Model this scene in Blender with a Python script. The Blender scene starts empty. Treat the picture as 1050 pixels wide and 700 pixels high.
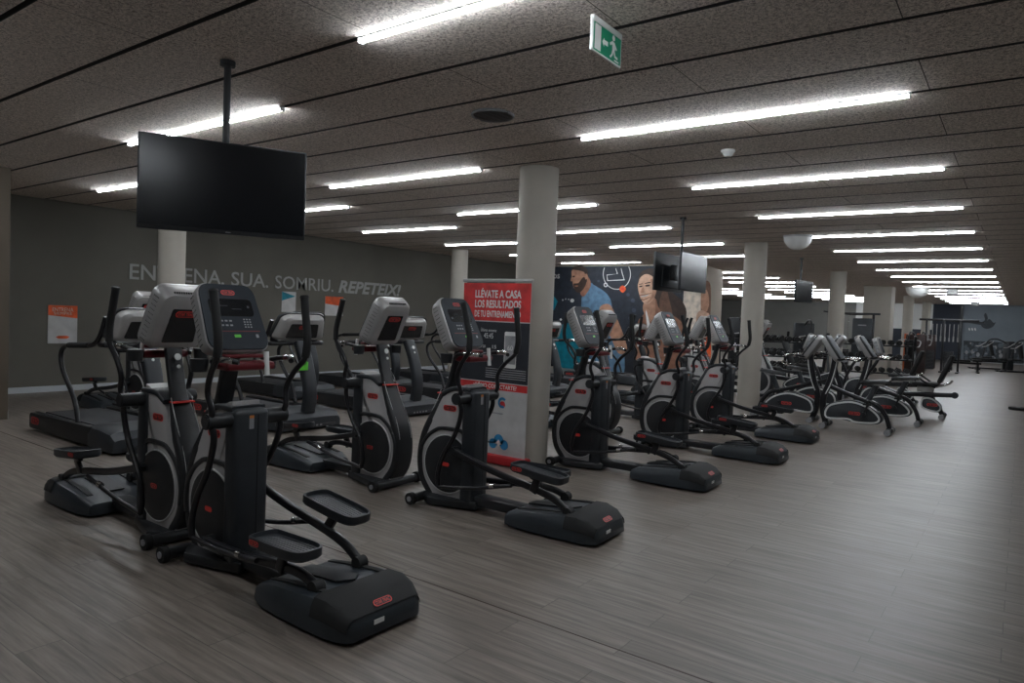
import bpy, bmesh, math, random
from math import sin, cos, pi, radians
from mathutils import Vector, Matrix

scene = bpy.context.scene
COL = scene.collection
random.seed(4)

# ------------------------------------------------------------------ camera, world, exposure
YAW, PIT, ROL, FPX = -.6316, -.0383, .0402, 714.8
H = 1.5
fwd = Vector((sin(YAW)*cos(PIT), cos(YAW)*cos(PIT), sin(PIT)))
rt = Vector((cos(YAW), -sin(YAW), 0)); upv = rt.cross(fwd)
r2 = rt*cos(ROL) + upv*sin(ROL); u2 = -rt*sin(ROL) + upv*cos(ROL)
cam_d = bpy.data.cameras.new('camera'); cam = bpy.data.objects.new('camera', cam_d); COL.objects.link(cam)
cam_d.sensor_width = 36; cam_d.lens = 36*FPX/1050; cam_d.clip_end = 200; cam_d.clip_start = .05
m = Matrix((r2, u2, -fwd)).transposed().to_4x4(); m.translation = (0, 0, H); cam.matrix_world = m
scene.camera = cam
scene.view_settings.view_transform = 'Standard'; scene.view_settings.look = 'None'
scene.view_settings.gamma = 1; scene.view_settings.use_curve_mapping = False
scene.view_settings.exposure = 0.5
LIGHT = 48.0            # strength of the ceiling strips
w = bpy.data.worlds.new('world'); scene.world = w; w.use_nodes = True
w.node_tree.nodes['Background'].inputs[0].default_value = (.5, .55, .6, 1)
w.node_tree.nodes['Background'].inputs[1].default_value = .02

def ray(px, py):
    return fwd + r2*((px-525)/FPX) - u2*((py-350)/FPX)

# ------------------------------------------------------------------ materials
def mat(name, col, rough=.5, metal=0, noise=0, nscale=8, bump=0, bscale=200, emit=None, spec=.5):
    m = bpy.data.materials.new(name); m.use_nodes = True
    nt = m.node_tree; b = nt.nodes['Principled BSDF']
    b.inputs['Base Color'].default_value = (*col, 1); b.inputs['Roughness'].default_value = rough
    b.inputs['Metallic'].default_value = metal; b.inputs['Specular IOR Level'].default_value = spec
    tc = nt.nodes.new('ShaderNodeTexCoord')
    if noise:
        n = nt.nodes.new('ShaderNodeTexNoise'); n.inputs['Scale'].default_value = nscale; n.inputs['Detail'].default_value = 5
        nt.links.new(tc.outputs['Object'], n.inputs['Vector'])
        r = nt.nodes.new('ShaderNodeMapRange'); r.inputs[1].default_value = .3; r.inputs[2].default_value = .7
        r.inputs[3].default_value = 1-noise; r.inputs[4].default_value = 1+noise
        nt.links.new(n.outputs[0], r.inputs[0])
        mx = nt.nodes.new('ShaderNodeVectorMath'); mx.operation = 'SCALE'; mx.inputs[0].default_value = col
        nt.links.new(r.outputs[0], mx.inputs['Scale']); nt.links.new(mx.outputs[0], b.inputs['Base Color'])
    if bump:
        n2 = nt.nodes.new('ShaderNodeTexNoise'); n2.inputs['Scale'].default_value = bscale; n2.inputs['Detail'].default_value = 3
        nt.links.new(tc.outputs['Object'], n2.inputs['Vector'])
        bp = nt.nodes.new('ShaderNodeBump'); bp.inputs['Strength'].default_value = bump; bp.inputs['Distance'].default_value = .01
        nt.links.new(n2.outputs[0], bp.inputs['Height']); nt.links.new(bp.outputs[0], b.inputs['Normal'])
    if emit:
        b.inputs['Emission Color'].default_value = (*emit[0], 1); b.inputs['Emission Strength'].default_value = emit[1]
    return m

M = {}
M['black'] = mat('black_plastic', (.014, .015, .017), .42, noise=.25, nscale=6)
M['tube'] = mat('black_painted_steel', (.010, .010, .012), .28)
M['rubber'] = mat('rubber', (.008, .008, .008), .75)
M['slate'] = mat('slate_plastic', (.024, .030, .036), .42, noise=.2, nscale=5)
M['dark'] = mat('dark_plastic', (.018, .021, .025), .45, noise=.2, nscale=5)
M['silver'] = mat('silver_plastic', (.38, .37, .36), .34, metal=.3, noise=.08)
M['shroud'] = mat('grey_shroud', (.40, .385, .38), .4, metal=.1, noise=.1, nscale=4)
M['ring'] = mat('light_ring', (.55, .55, .54), .4)
M['chrome'] = mat('chrome', (.7, .7, .7), .18, metal=1)
M['red'] = mat('red_plastic', (.42, .015, .02), .4)
M['darkred'] = mat('dark_red_plastic', (.12, .008, .012), .4)
M['logo'] = mat('logo_red', (.75, .05, .04), .5)
M['white'] = mat('white_plastic', (.75, .75, .73), .5)
M['grey'] = mat('grey_plastic', (.25, .25, .26), .5)
M['screen'] = mat('screen_glass', (.006, .007, .009), .2)
M['screenblue'] = mat('console_face', (.018, .023, .030), .5, spec=.2)
M['green'] = mat('green_plastic', (.12, .6, .05), .4)
M['orange'] = mat('orange_plastic', (.75, .14, .02), .5)
M['label_orange'] = mat('label_orange', (.6, .2, .04), .5)
M['wall_dark'] = mat('wall_paint', (.135, .126, .105), .85, noise=.05, nscale=2, bump=.05)
M['wall_grey'] = mat('wall_grey', (.22, .215, .20), .85, noise=.05, nscale=2)
M['wall_brown'] = mat('wall_brown', (.10, .078, .056), .8, noise=.06, nscale=3)
M['wall_far'] = mat('wall_far', (.20, .23, .26), .8, noise=.06, nscale=2)
M['wall_navy'] = mat('wall_navy', (.03, .036, .05), .8)
M['cream'] = mat('cream_paint', (.80, .70, .58), .8)
M['column'] = mat('column_paint', (.40, .37, .32), .75, noise=.05, nscale=2.5, bump=.05, bscale=60)
M['baseboard'] = mat('baseboard', (.55, .58, .60), .5)
M['letter'] = mat('letter_grey', (.36, .36, .34), .6)
M['sign_green'] = mat('sign_green', (.0, .26, .13), .5)
M['black_flat'] = mat('black_flat', (.004, .004, .004), .9)
M['lamp'] = mat('lamp', (1, 1, 1), .5, emit=((.86, .93, 1.0), LIGHT))
M['housing'] = mat('housing', (.5, .5, .5), .5)
M['foil'] = mat('glossy_film', (.55, .56, .57), .18, metal=.6, noise=.4, nscale=25, bump=.9, bscale=22)
M['belt'] = mat('belt', (.018, .018, .02), .6, noise=.3, nscale=60)
M['orange_dark'] = mat('orange_panel', (.50, .10, .02), .5)
M['dark_panel'] = mat('dark_red_brown_panel', (.035, .018, .016), .5)
M['blue'] = mat('blue_paint', (.03, .15, .45), .5)
M['teal'] = mat('teal_paint', (.01, .22, .30), .5)
# inks of the flat printed pictures
for k, c in dict(ink_black=(.012, .015, .022), ink_night=(.020, .026, .038), ink_skin=(.42, .22, .14), ink_skin2=(.28, .13, .08),
                 ink_skinl=(.58, .36, .25), ink_hair=(.045, .025, .018), ink_hairl=(.13, .065, .04), ink_shirt=(.11, .21, .32),
                 ink_shirt2=(.06, .13, .22), ink_white=(.75, .75, .73), ink_red=(.62, .03, .03), ink_orange=(.72, .10, .02),
                 ink_teal=(.0, .2, .27), ink_grey=(.30, .30, .31), ink_blue=(.02, .22, .45), ink_paper=(.52, .51, .50),
                 ink_bokeh=(.05, .06, .09), ink_far=(.10, .12, .14), ink_fardark=(.035, .042, .05), ink_cream=(.72, .62, .52)).items():
    M[k] = mat(k, c, .6, noise=.1 if 'white' in k or 'paper' in k else .28, nscale=7)

def floor_material():
    m = bpy.data.materials.new('vinyl_planks'); m.use_nodes = True; nt = m.node_tree; N = nt.nodes; L = nt.links
    b = N['Principled BSDF']; tc = N.new('ShaderNodeTexCoord')
    br = N.new('ShaderNodeTexBrick'); br.offset = .37; br.inputs['Scale'].default_value = 1
    br.inputs['Brick Width'].default_value = 1.4; br.inputs['Row Height'].default_value = .185; br.inputs['Mortar Size'].default_value = .0022
    br.inputs['Color1'].default_value = (.22, .22, .22, 1); br.inputs['Color2'].default_value = (.8, .8, .8, 1); br.inputs['Mortar'].default_value = (.45, .45, .45, 1)
    br.inputs['Bias'].default_value = 0
    L.new(tc.outputs['Object'], br.inputs['Vector'])
    mp = N.new('ShaderNodeMapping'); mp.inputs['Scale'].default_value = (1.3, 22, 1); L.new(tc.outputs['Object'], mp.inputs['Vector'])
    add = N.new('ShaderNodeVectorMath'); add.operation = 'ADD'; L.new(mp.outputs[0], add.inputs[0])
    sc = N.new('ShaderNodeVectorMath'); sc.operation = 'SCALE'; sc.inputs['Scale'].default_value = 30; L.new(br.outputs['Color'], sc.inputs[0]); L.new(sc.outputs[0], add.inputs[1])
    n = N.new('ShaderNodeTexNoise'); n.inputs['Scale'].default_value = 1.6; n.inputs['Detail'].default_value = 7; n.inputs['Roughness'].default_value = .62
    L.new(add.outputs[0], n.inputs['Vector'])
    cr = N.new('ShaderNodeValToRGB'); e = cr.color_ramp.elements
    e[0].position = .30; e[0].color = (.094, .076, .062, 1); e[1].position = .72; e[1].color = (.250, .213, .182, 1)
    L.new(n.outputs[0], cr.inputs[0])
    mr = N.new('ShaderNodeMapRange'); mr.inputs[3].default_value = .86; mr.inputs[4].default_value = 1.12
    L.new(br.outputs['Color'], mr.inputs[0])
    ml = N.new('ShaderNodeVectorMath'); ml.operation = 'SCALE'; L.new(cr.outputs[0], ml.inputs[0]); L.new(mr.outputs[0], ml.inputs['Scale'])
    mx = N.new('ShaderNodeMix'); mx.data_type = 'RGBA'; L.new(br.outputs['Fac'], mx.inputs['Factor'])
    L.new(ml.outputs[0], mx.inputs['A']); mx.inputs['B'].default_value = (.075, .062, .052, 1)
    L.new(mx.outputs['Result'], b.inputs['Base Color'])
    b.inputs['Roughness'].default_value = .40; b.inputs['Specular IOR Level'].default_value = .5
    bp = N.new('ShaderNodeBump'); bp.inputs['Strength'].default_value = .25; bp.inputs['Distance'].default_value = .004
    L.new(n.outputs[0], bp.inputs['Height']); L.new(bp.outputs[0], b.inputs['Normal'])
    return m
M['gap'] = mat('panel_edge', (.10, .10, .10), .9)
M['floor'] = floor_material()

def ceiling_material():
    m = bpy.data.materials.new('wood_wool_panel'); m.use_nodes = True; nt = m.node_tree; N = nt.nodes; L = nt.links
    b = N['Principled BSDF']; b.inputs['Roughness'].default_value = .9; b.inputs['Specular IOR Level'].default_value = .15
    tc = N.new('ShaderNodeTexCoord')
    n = N.new('ShaderNodeTexNoise'); n.inputs['Scale'].default_value = 62; n.inputs['Detail'].default_value = 5; n.inputs['Roughness'].default_value = .75
    n.inputs['Distortion'].default_value = 1.2
    L.new(tc.outputs['Object'], n.inputs['Vector'])
    cr = N.new('ShaderNodeValToRGB'); e = cr.color_ramp.elements
    e[0].position = .40; e[0].color = (.29, .24, .207, 1); e[1].position = .56; e[1].color = (.90, .81, .73, 1)
    L.new(n.outputs[0], cr.inputs[0])
    # butt joints between panel ends, staggered row by row
    br = N.new('ShaderNodeTexBrick'); br.offset = .5; br.inputs['Scale'].default_value = 1
    br.inputs['Brick Width'].default_value = 2.4; br.inputs['Row Height'].default_value = .6035; br.inputs['Mortar Size'].default_value = .003
    mp = N.new('ShaderNodeMapping'); mp.inputs['Location'].default_value = (.55, -5.05, 0); L.new(tc.outputs['Object'], mp.inputs['Vector']); L.new(mp.outputs[0], br.inputs['Vector'])
    mx = N.new('ShaderNodeMix'); mx.data_type = 'RGBA'; L.new(br.outputs['Fac'], mx.inputs['Factor'])
    L.new(cr.outputs[0], mx.inputs['A']); mx.inputs['B'].default_value = (.05, .04, .035, 1)
    L.new(mx.outputs['Result'], b.inputs['Base Color'])
    bp = N.new('ShaderNodeBump'); bp.inputs['Strength'].default_value = .45; bp.inputs['Distance'].default_value = .012
    L.new(n.outputs[0], bp.inputs['Height']); L.new(bp.outputs[0], b.inputs['Normal'])
    return m
M['ceiling'] = ceiling_material()

# ------------------------------------------------------------------ mesh helpers
def B(): return bmesh.new()

def box(bm, c, s, rot=None, bev=0, seg=2, mi=0):
    r = bmesh.ops.create_cube(bm, size=1)['verts']
    bmesh.ops.scale(bm, vec=s, verts=r)
    fs = {f for v in r for f in v.link_faces}
    if bev:
        es = {e for v in r for e in v.link_edges}
        q = bmesh.ops.bevel(bm, geom=list(es), offset=bev, segments=seg, affect='EDGES', profile=.5)
        r = list({v for f in q['faces'] for v in f.verts} | {v for v in r if v.is_valid})
        fs = {f for v in r for f in v.link_faces}
    for f in fs: f.material_index = mi
    if rot is not None: bmesh.ops.rotate(bm, cent=(0, 0, 0), matrix=rot, verts=r)
    bmesh.ops.translate(bm, vec=c, verts=r)
    return r

def RY(a): return Matrix.Rotation(a, 3, 'Y')
def RX(a): return Matrix.Rotation(a, 3, 'X')
def RZ(a): return Matrix.Rotation(a, 3, 'Z')

def frame_of(d, hint=Vector((0, 1, 0))):
    d = d.normalized()
    a = hint - d*hint.dot(d)
    if a.length < .05: a = Vector((1, 0, 0)) - d*d.x
    a.normalize(); return a, d.cross(a)

def cyl(bm, p0, p1, r0, r1=None, seg=16, mi=0):
    p0, p1 = Vector(p0), Vector(p1); r1 = r0 if r1 is None else r1
    a, b = frame_of(p1-p0); A = []; Bv = []
    for i in range(seg):
        t = 2*pi*i/seg; o = a*cos(t)+b*sin(t)
        A.append(bm.verts.new(p0+o*r0)); Bv.append(bm.verts.new(p1+o*r1))
    F = [bm.faces.new((A[i], A[(i+1) % seg], Bv[(i+1) % seg], Bv[i])) for i in range(seg)]
    F += [bm.faces.new(A[::-1]), bm.faces.new(Bv)]
    for f in F: f.material_index = mi
    return A+Bv

def spline(pts, n=6):
    P = [Vector(p) for p in pts]
    if len(P) < 3: return P
    P = [P[0]*2-P[1]]+P+[P[-1]*2-P[-2]]; out = []
    for i in range(1, len(P)-2):
        p0, p1, p2, p3 = P[i-1:i+3]
        for k in range(n):
            t = k/n
            out.append(.5*((2*p1)+(p2-p0)*t+(2*p0-5*p1+4*p2-p3)*t*t+(3*p1-p0-3*p2+p3)*t**3))
    out.append(P[-2]); return out

def sweep(bm, path, prof, hint=Vector((0, 1, 0)), mi=0, closed=False, scl=None):
    """prof: closed list of (u along hint, v) points"""
    rings = []; n = len(path)
    for i, p in enumerate(path):
        if closed: d = path[(i+1) % n]-path[i-1]
        else: d = path[min(i+1, n-1)]-path[max(i-1, 0)]
        a, b = frame_of(d, hint); s = scl[i] if scl else 1
        rings.append([bm.verts.new(p+a*u*s+b*v*s) for u, v in prof])
    k = len(prof)
    for i in range(n if closed else n-1):
        A, Bv = rings[i], rings[(i+1) % n]
        for j in range(k):
            f = bm.faces.new((A[j], A[(j+1) % k], Bv[(j+1) % k], Bv[j])); f.material_index = mi
    if not closed:
        bm.faces.new(rings[0][::-1]).material_index = mi; bm.faces.new(rings[-1]).material_index = mi

def circ(r, n=12): return [(r*cos(2*pi*i/n), r*sin(2*pi*i/n)) for i in range(n)]
def rrect(w, h, r, k=3):
    out = []
    for cx, cy, a0 in ((w/2-r, h/2-r, 0), (-w/2+r, h/2-r, 90), (-w/2+r, -h/2+r, 180), (w/2-r, -h/2+r, 270)):
        for i in range(k+1):
            a = radians(a0+90*i/k); out.append((cx+r*cos(a), cy+r*sin(a)))
    return out

def tube(bm, pts, r, n=6, seg=12, mi=0, closed=False):
    sweep(bm, spline(pts, n), circ(r, seg), mi=mi, closed=closed)

def extr(bm, poly, y0, y1, bev=0, mi=0, axis='Y'):
    """prism of an (x,z) outline between y0 and y1"""
    def P(a, b, t): return (a, t, b) if axis == 'Y' else ((t, a, b) if axis == 'X' else (a, b, t))
    A = [bm.verts.new(P(a, b, y0)) for a, b in poly]; Bv = [bm.verts.new(P(a, b, y1)) for a, b in poly]
    n = len(poly); F = [bm.faces.new((A[i], A[(i+1) % n], Bv[(i+1) % n], Bv[i])) for i in range(n)]
    caps = [bm.faces.new(A[::-1]), bm.faces.new(Bv)]
    for f in F+caps: f.material_index = mi
    if bev:
        es = list({e for f in caps for e in f.edges})
        bmesh.ops.bevel(bm, geom=es, offset=bev, segments=2, affect='EDGES', profile=.5)
    return caps

def smooth2(poly, n=5):
    P = [Vector((a, b, 0)) for a, b in poly]; N = len(P); out = []
    for i in range(N):
        p0, p1, p2, p3 = P[i-1], P[i], P[(i+1) % N], P[(i+2) % N]
        for k in range(n):
            t = k/n; q = .5*((2*p1)+(p2-p0)*t+(2*p0-5*p1+4*p2-p3)*t*t+(3*p1-p0-3*p2+p3)*t**3)
            out.append((q.x, q.y))
    return out

def loft(bm, rings, mi=0, cap=True):
    V = [[bm.verts.new(p) for p in r] for r in rings]; k = len(V[0])
    for A, Bv in zip(V, V[1:]):
        for j in range(k): bm.faces.new((A[j], A[(j+1) % k], Bv[(j+1) % k], Bv[j])).material_index = mi
    if cap: bm.faces.new(V[0][::-1]).material_index = mi; bm.faces.new(V[-1]).material_index = mi

def obj(name, bm, m, parent=None, ang=35):
    bmesh.ops.recalc_face_normals(bm, faces=bm.faces[:])
    me = bpy.data.meshes.new(name); bm.to_mesh(me); bm.free()
    for k in (m if isinstance(m, (list, tuple)) else [m]): me.materials.append(M[k])
    me.shade_smooth()
    if hasattr(me, 'set_sharp_from_angle'): me.set_sharp_from_angle(angle=radians(ang))
    o = bpy.data.objects.new(name, me); COL.objects.link(o)
    if parent: o.parent = parent
    return o

def tag(o, label, cat, group=None, kind=None):
    if label: o['label'] = label
    if cat: o['category'] = cat
    if group: o['group'] = group
    if kind: o['kind'] = kind
    return o

def thing(name, label, cat, loc=(0, 0, 0), rz=0, group=None):
    o = bpy.data.objects.new(name, None); COL.objects.link(o); o.empty_display_size = .1
    o.location = loc; o.rotation_euler = (0, 0, rz)
    return tag(o, label, cat, group)

def struct(name, bm, m, parent=None):
    o = obj(name, bm, m, parent)
    if not parent: o['kind'] = 'structure'
    return o

def dup(root, loc, rz, label, group=None):
    r = root.copy(); COL.objects.link(r); r.location = loc; r.rotation_euler = (0, 0, rz); r['label'] = label
    if group: r['group'] = group
    for ch in list(root.children):
        c = ch.copy(); COL.objects.link(c); c.parent = r
        for g in list(ch.children):
            d = g.copy(); COL.objects.link(d); d.parent = c
    return r

class Placer:
    """first placement moves the prototype itself, later ones copy it"""
    def __init__(s, root): s.root = root; s.used = False
    def put(s, loc, rz, label, group=None):
        if not s.used:
            s.used = True; s.root.location = loc; s.root.rotation_euler = (0, 0, rz); s.root['label'] = label
            if group: s.root['group'] = group
            return s.root
        return dup(s.root, loc, rz, label, group)

def text_bm(bm, body, size, mtx, ext=.001, shear=0, off=0, align='CENTER', width=None, mi=0, spacing=1):
    """adds lettering, lying in the local XY plane, transformed by mtx; width squeezes it to that width"""
    cu = bpy.data.curves.new('lettering', 'FONT'); cu.body = body; cu.size = size; cu.extrude = ext; cu.shear = shear
    cu.offset = off; cu.align_x = align; cu.align_y = 'CENTER'; cu.resolution_u = 3; cu.space_character = spacing
    t = bpy.data.objects.new('lettering', cu); COL.objects.link(t)
    dg = bpy.context.evaluated_depsgraph_get(); me = bpy.data.meshes.new_from_object(t.evaluated_get(dg))
    xs = [v.co.x for v in me.vertices]; ys = [v.co.y for v in me.vertices]
    if xs:
        sx = width/(max(xs)-min(xs)) if width else 1
        cx = (max(xs)+min(xs))/2 if align == 'CENTER' else min(xs); cy = (max(ys)+min(ys))/2
        me.transform(mtx @ Matrix.Diagonal((sx, 1, 1, 1)) @ Matrix.Translation((-cx, -cy, 0)))
        n0 = len(bm.faces); bm.from_mesh(me); bm.faces.ensure_lookup_table()
        for f in bm.faces[n0:]: f.material_index = mi
    bpy.data.objects.remove(t); bpy.data.curves.remove(cu); bpy.data.meshes.remove(me)

def face_mtx(origin, xdir, ydir):
    x = Vector(xdir).normalized(); y = Vector(ydir); y = (y-x*y.dot(x)).normalized(); z = x.cross(y)
    m = Matrix((x, y, z)).transposed().to_4x4(); m.translation = origin; return m

def badge(name, parent, origin, xdir, ydir, wid=.09, hgt=.032):
    """small dark plate with the red oval maker's mark and its words"""
    mt = face_mtx(origin, xdir, ydir); bm = B()
    pl = [(a, b) for a, b in rrect(wid, hgt, hgt*.45)]
    A = [bm.verts.new(mt @ Vector((a, b, .0012))) for a, b in pl]; bm.faces.new(A).material_index = 0
    A = [bm.verts.new(mt @ Vector((a*.9, b*.78, .0018))) for a, b in pl]; bm.faces.new(A).material_index = 1
    text_bm(bm, 'STAR TRAC', hgt*.75, mt @ Matrix.Translation((0, 0, .0024)), ext=0, width=wid*.8, mi=2, off=.0004, shear=.2)
    return obj(name, bm, ['logo', 'black', 'logo'], parent)

# ------------------------------------------------------------------ the room
XW, YM, YF = -12.3, 17.4, 44.0
bm = B(); box(bm, (-5, 20, -.05), (22, 50, .1)); fl = struct('floor', bm, 'floor')
bm = B()
J0 = 5.05; PT = .6035
k = -14
while J0+k*PT < YF:
    y0 = J0+k*PT; vs = box(bm, (-6, y0+PT/2, 3.025), (24, PT-.036, .05), mi=0); k += 1
    for f in {f for v in vs for f in v.link_faces}:
        if abs(f.calc_center_median().z-3.0) > .01: f.material_index = 2
box(bm, (-6, 20, 3.09), (24, 52, .06), mi=1)
ce = struct('ceiling', bm, ['ceiling', 'black_flat', 'gap'])
bm = B(); box(bm, (XW-.1, 10.3, 1.5), (.2, 14.3, 3)); struct('wall_left', bm, 'wall_dark')
bm = B(); box(bm, (XW-.0+1.25-.05, .0, 1.5), (2.6, 6.35, 3)); struct('wall_left_corner', bm, 'wall_brown')
bm = B(); box(bm, (XW+.008, 10.3, .045), (.016, 14.2, .09)); struct('baseboard_left', bm, 'baseboard')
bm = B(); box(bm, (-9.84, .0, .045), (.016, 6.38, .09)); box(bm, (-11.1, 3.183, .045), (2.53, .016, .09)); struct('baseboard_corner', bm, 'baseboard')
bm = B(); box(bm, (2.6, 20.4, 1.5), (.2, 47.5, 3)); struct('wall_right', bm, 'wall_grey')
bm = B(); box(bm, (-3.7, -3.3, 1.5), (12.8, .2, 3)); struct('wall_back', bm, 'wall_grey')
# mural wall with its angled return
bm = B(); extr(bm, [(-15.9, 17.4), (-6.72, 17.4), (-6.98, 19.6), (-15.9, 19.6)], 0, 2.995, axis='Z'); struct('wall_mural', bm, 'cream')
bm = B(); box(bm, (-15.9, 31.8, 1.5), (.2, 24.4, 3)); struct('wall_far_left', bm, 'wall_grey')
bm = B()
box(bm, (-11.9, YF+.1, 1.5), (8.2, .2, 3), mi=0)
box(bm, (-5.9, YF+.1, 2.3), (3.8, .2, 1.4), mi=3); box(bm, (-5.9, YF+.1, .8), (3.8, .2, 1.6), mi=2)
box(bm, (-3.35, YF+.1, 1.5), (1.3, .2, 3), mi=2); box(bm, (-.1, YF+.1, 1.5), (5.2, .2, 3), mi=1)
struct('wall_far', bm, ['wall_grey', 'wall_far', 'wall_navy', 'white'])
bm = B(); box(bm, (-.1, YF-.01, .05), (5.0, .02, .1)); struct('baseboard_far', bm, 'baseboard')

bm = B(); box(bm, (-4.9, 2.83, .0005), (14.8, .007, .002)); struct('trim_1', bm, 'ink_hair')
def column(x, y, r, label, sq=False):
    bm = B()
    if sq: box(bm, (x, y, 1.5), (.86, .86, 2.99), bev=.01)
    else: cyl(bm, (x, y, 0), (x, y, 2.998), r, seg=48)
    o = obj('column', bm, 'column'); tag(o, label, 'column'); return o
column(-4.07, 5.92, .2, 'round cream column right behind the red banner')
column(-4.05, 13.03, .2, 'round cream column between the ellipticals and the exercise bikes')
column(-4.05, 20.15, .2, 'round cream column standing behind the exercise bikes, left of the square pillar')
column(-4.12, 27.3, .2, 'wide square cream pillar behind the dark cable station', sq=True)
column(-4.05, 34.4, .2, 'round cream column just right of the square pillar, by the orange edged machine')
column(-4.05, 41.4, .2, 'farthest round cream column, right of the one by the orange edged machine')
column(-10.95, 5.74, .2, 'round cream column that covers part of the wall lettering at left')
column(-10.95, 12.72, .2, 'round cream column left of the red banner, in front of the left wall')

# ------------------------------------------------------------------ ceiling lights
def make_light():
    t = thing('ceiling_light', '', 'light', group='white ceiling light strips')
    bm = B(); box(bm, (0, 0, .004), (2.39, .034, .03)); box(bm, (-1.198, 0, -.006), (.008, .04, .05)); box(bm, (1.198, 0, -.006), (.008, .04, .05)); obj('housing', bm, 'housing', t)
    bm = B(); box(bm, (0, 0, -.0185), (2.385, .034, .012), bev=.003, seg=1); obj('diffuser', bm, 'lamp', t)
    return t
LP = Placer(make_light())
ORD = ['nearest', 'second', 'third', 'fourth', 'fifth', 'sixth', 'seventh', 'eighth', 'ninth', 'tenth', 'eleventh', 'twelfth', 'thirteenth', 'fourteenth', 'fifteenth', 'sixteenth', 'seventeenth', 'eighteenth']
def row(x, y0, n, where, step=2.414):
    for i in range(n):
        LP.put((x, y0+i*step, 3.0), 0, f'white ceiling strip light, {ORD[i]} from the camera {where}')
row(-1.855, 5.05-2*2.414, 18, 'along the open right side')
row(-5.81, 3.24-2.414, 7, 'over the lines of ellipticals')
row(-9.27, 4.44-2.414, 7, 'over the treadmills at left')
row(-7.45, 20.12, 10, 'beyond the picture wall')
row(-11.1, 22.5, 8, 'in the deepest left run')

# ------------------------------------------------------------------ ceiling fittings
def television(px_loc, face_az, tilt, label, zc, wid=.96, hgt=.56, rod=True, off=.06):
    t = thing('television', label, 'television', (px_loc[0], px_loc[1], 0), face_az)
    # local +x is the way the screen faces
    R = RY(tilt); bm = B(); box(bm, (off, 0, zc), (.035, wid, hgt), rot=None, bev=.006); obj('cabinet', bm, 'black', t)
    bm = B(); box(bm, (off-.03, 0, zc-.06), (.04, wid*.6, hgt*.6), bev=.015); obj('back_housing', bm, 'dark', t)
    bm = B(); box(bm, (off+.0185, 0, zc+.008), (.002, wid-.02, hgt-.035)); obj('screen', bm, 'screen', t)
    bm = B(); box(bm, (off+.019, .02, zc-hgt/2+.012), (.002, .03, .006)); obj('maker_mark', bm, 'grey', t)
    bm = B(); box(bm, (off/2-.01, 0, zc), (.05, .22, .22), bev=.004); obj('bracket', bm, 'black', t)
    if rod:
        bm = B(); cyl(bm, (0, 0, zc-.12), (0, 0, 2.99), .021, seg=16); obj('pole', bm, 'black', t)
        bm = B(); cyl(bm, (0, 0, 2.97), (0, 0, 3.0), .045, seg=20); obj('ceiling_plate', bm, 'black', t)
    return t
az = math.atan2(-.45, .84)  # first screen: normal of the span (.45,.84)
television((-4.07, 2.46), az, 0, 'large black switched-off television hanging on a pole above the nearest ellipticals', 2.205)
television((-4.04, 9.58), pi, 0, 'hanging television showing its dark back, left one of the pair before the woman picture', 2.2, wid=.96, hgt=.54, off=.19)
television((-4.04, 9.58), 0, 0, 'hanging television with its screen towards the open floor, right one of the hanging pair', 2.2, wid=.96, hgt=.54, rod=False, off=.19)
television((-4.0, 16.1), radians(-8), 0, 'far small hanging television with a pale reflection, between the round columns', 2.26, wid=.92, hgt=.48, off=.08)

t = thing('exit_sign', 'green and white emergency exit sign with a running figure hanging under the ceiling', 'sign', (-1.79, 3.155, 2.9))
bm = B(); box(bm, (0, 0, .075), (.022, .3, .03), bev=.003); box(bm, (0, 0, -.005), (.012, .31, .155), bev=.002); obj('sign_panel', bm, 'white', t)
bm = B()
def sq(bm, pts, x, mi):  # flat shape on the plane x, points (y,z)
    f = bm.faces.new([bm.verts.new((x, a, b)) for a, b in pts]); f.material_index = mi
for sx, sy in ((1, 1),):
    X = .0068
    sq(bm, [(-.14, -.075), (.145, -.075), (.145, .062), (-.14, .062)], X, 0)
    sq(bm, [(-.13, -.068), (-.068, -.068), (-.068, .055), (-.13, .055)], X+.001, 1)
    sq(bm, [(-.055, -.012), (-.035, .012), (-.035, .003), (.005, .003), (.005, -.020), (-.035, -.020), (-.035, -.034)], X+.001, 1)
    sq(bm, [(.062+.015*cos(a*pi/6), .042+.015*sin(a*pi/6)) for a in range(12)], X+.001, 1)
    sq(bm, [(.048, .025), (.075, .022), (.084, -.012), (.072, -.022), (.052, -.020)], X+.001, 1)
    sq(bm, [(.05, .025), (.022, .008), (.028, -.004), (.055, .010)], X+.0012, 1)
    sq(bm, [(.075, .02), (.102, -.005), (.094, -.014), (.07, .004)], X+.0012, 1)
    sq(bm, [(.052, -.018), (.066, -.020), (.058, -.045), (.035, -.066), (.026, -.058), (.045, -.042)], X+.0014, 1)
    sq(bm, [(.060, -.018), (.076, -.018), (.086, -.040), (.112, -.044), (.112, -.056), (.078, -.052)], X+.0014, 1)
    sq(bm, [(.075, -.062), (.125, -.062), (.125, -.070), (.075, -.070)], X+.0014, 1)
obj('pictogram', bm, ['sign_green', 'white'], t)

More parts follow.
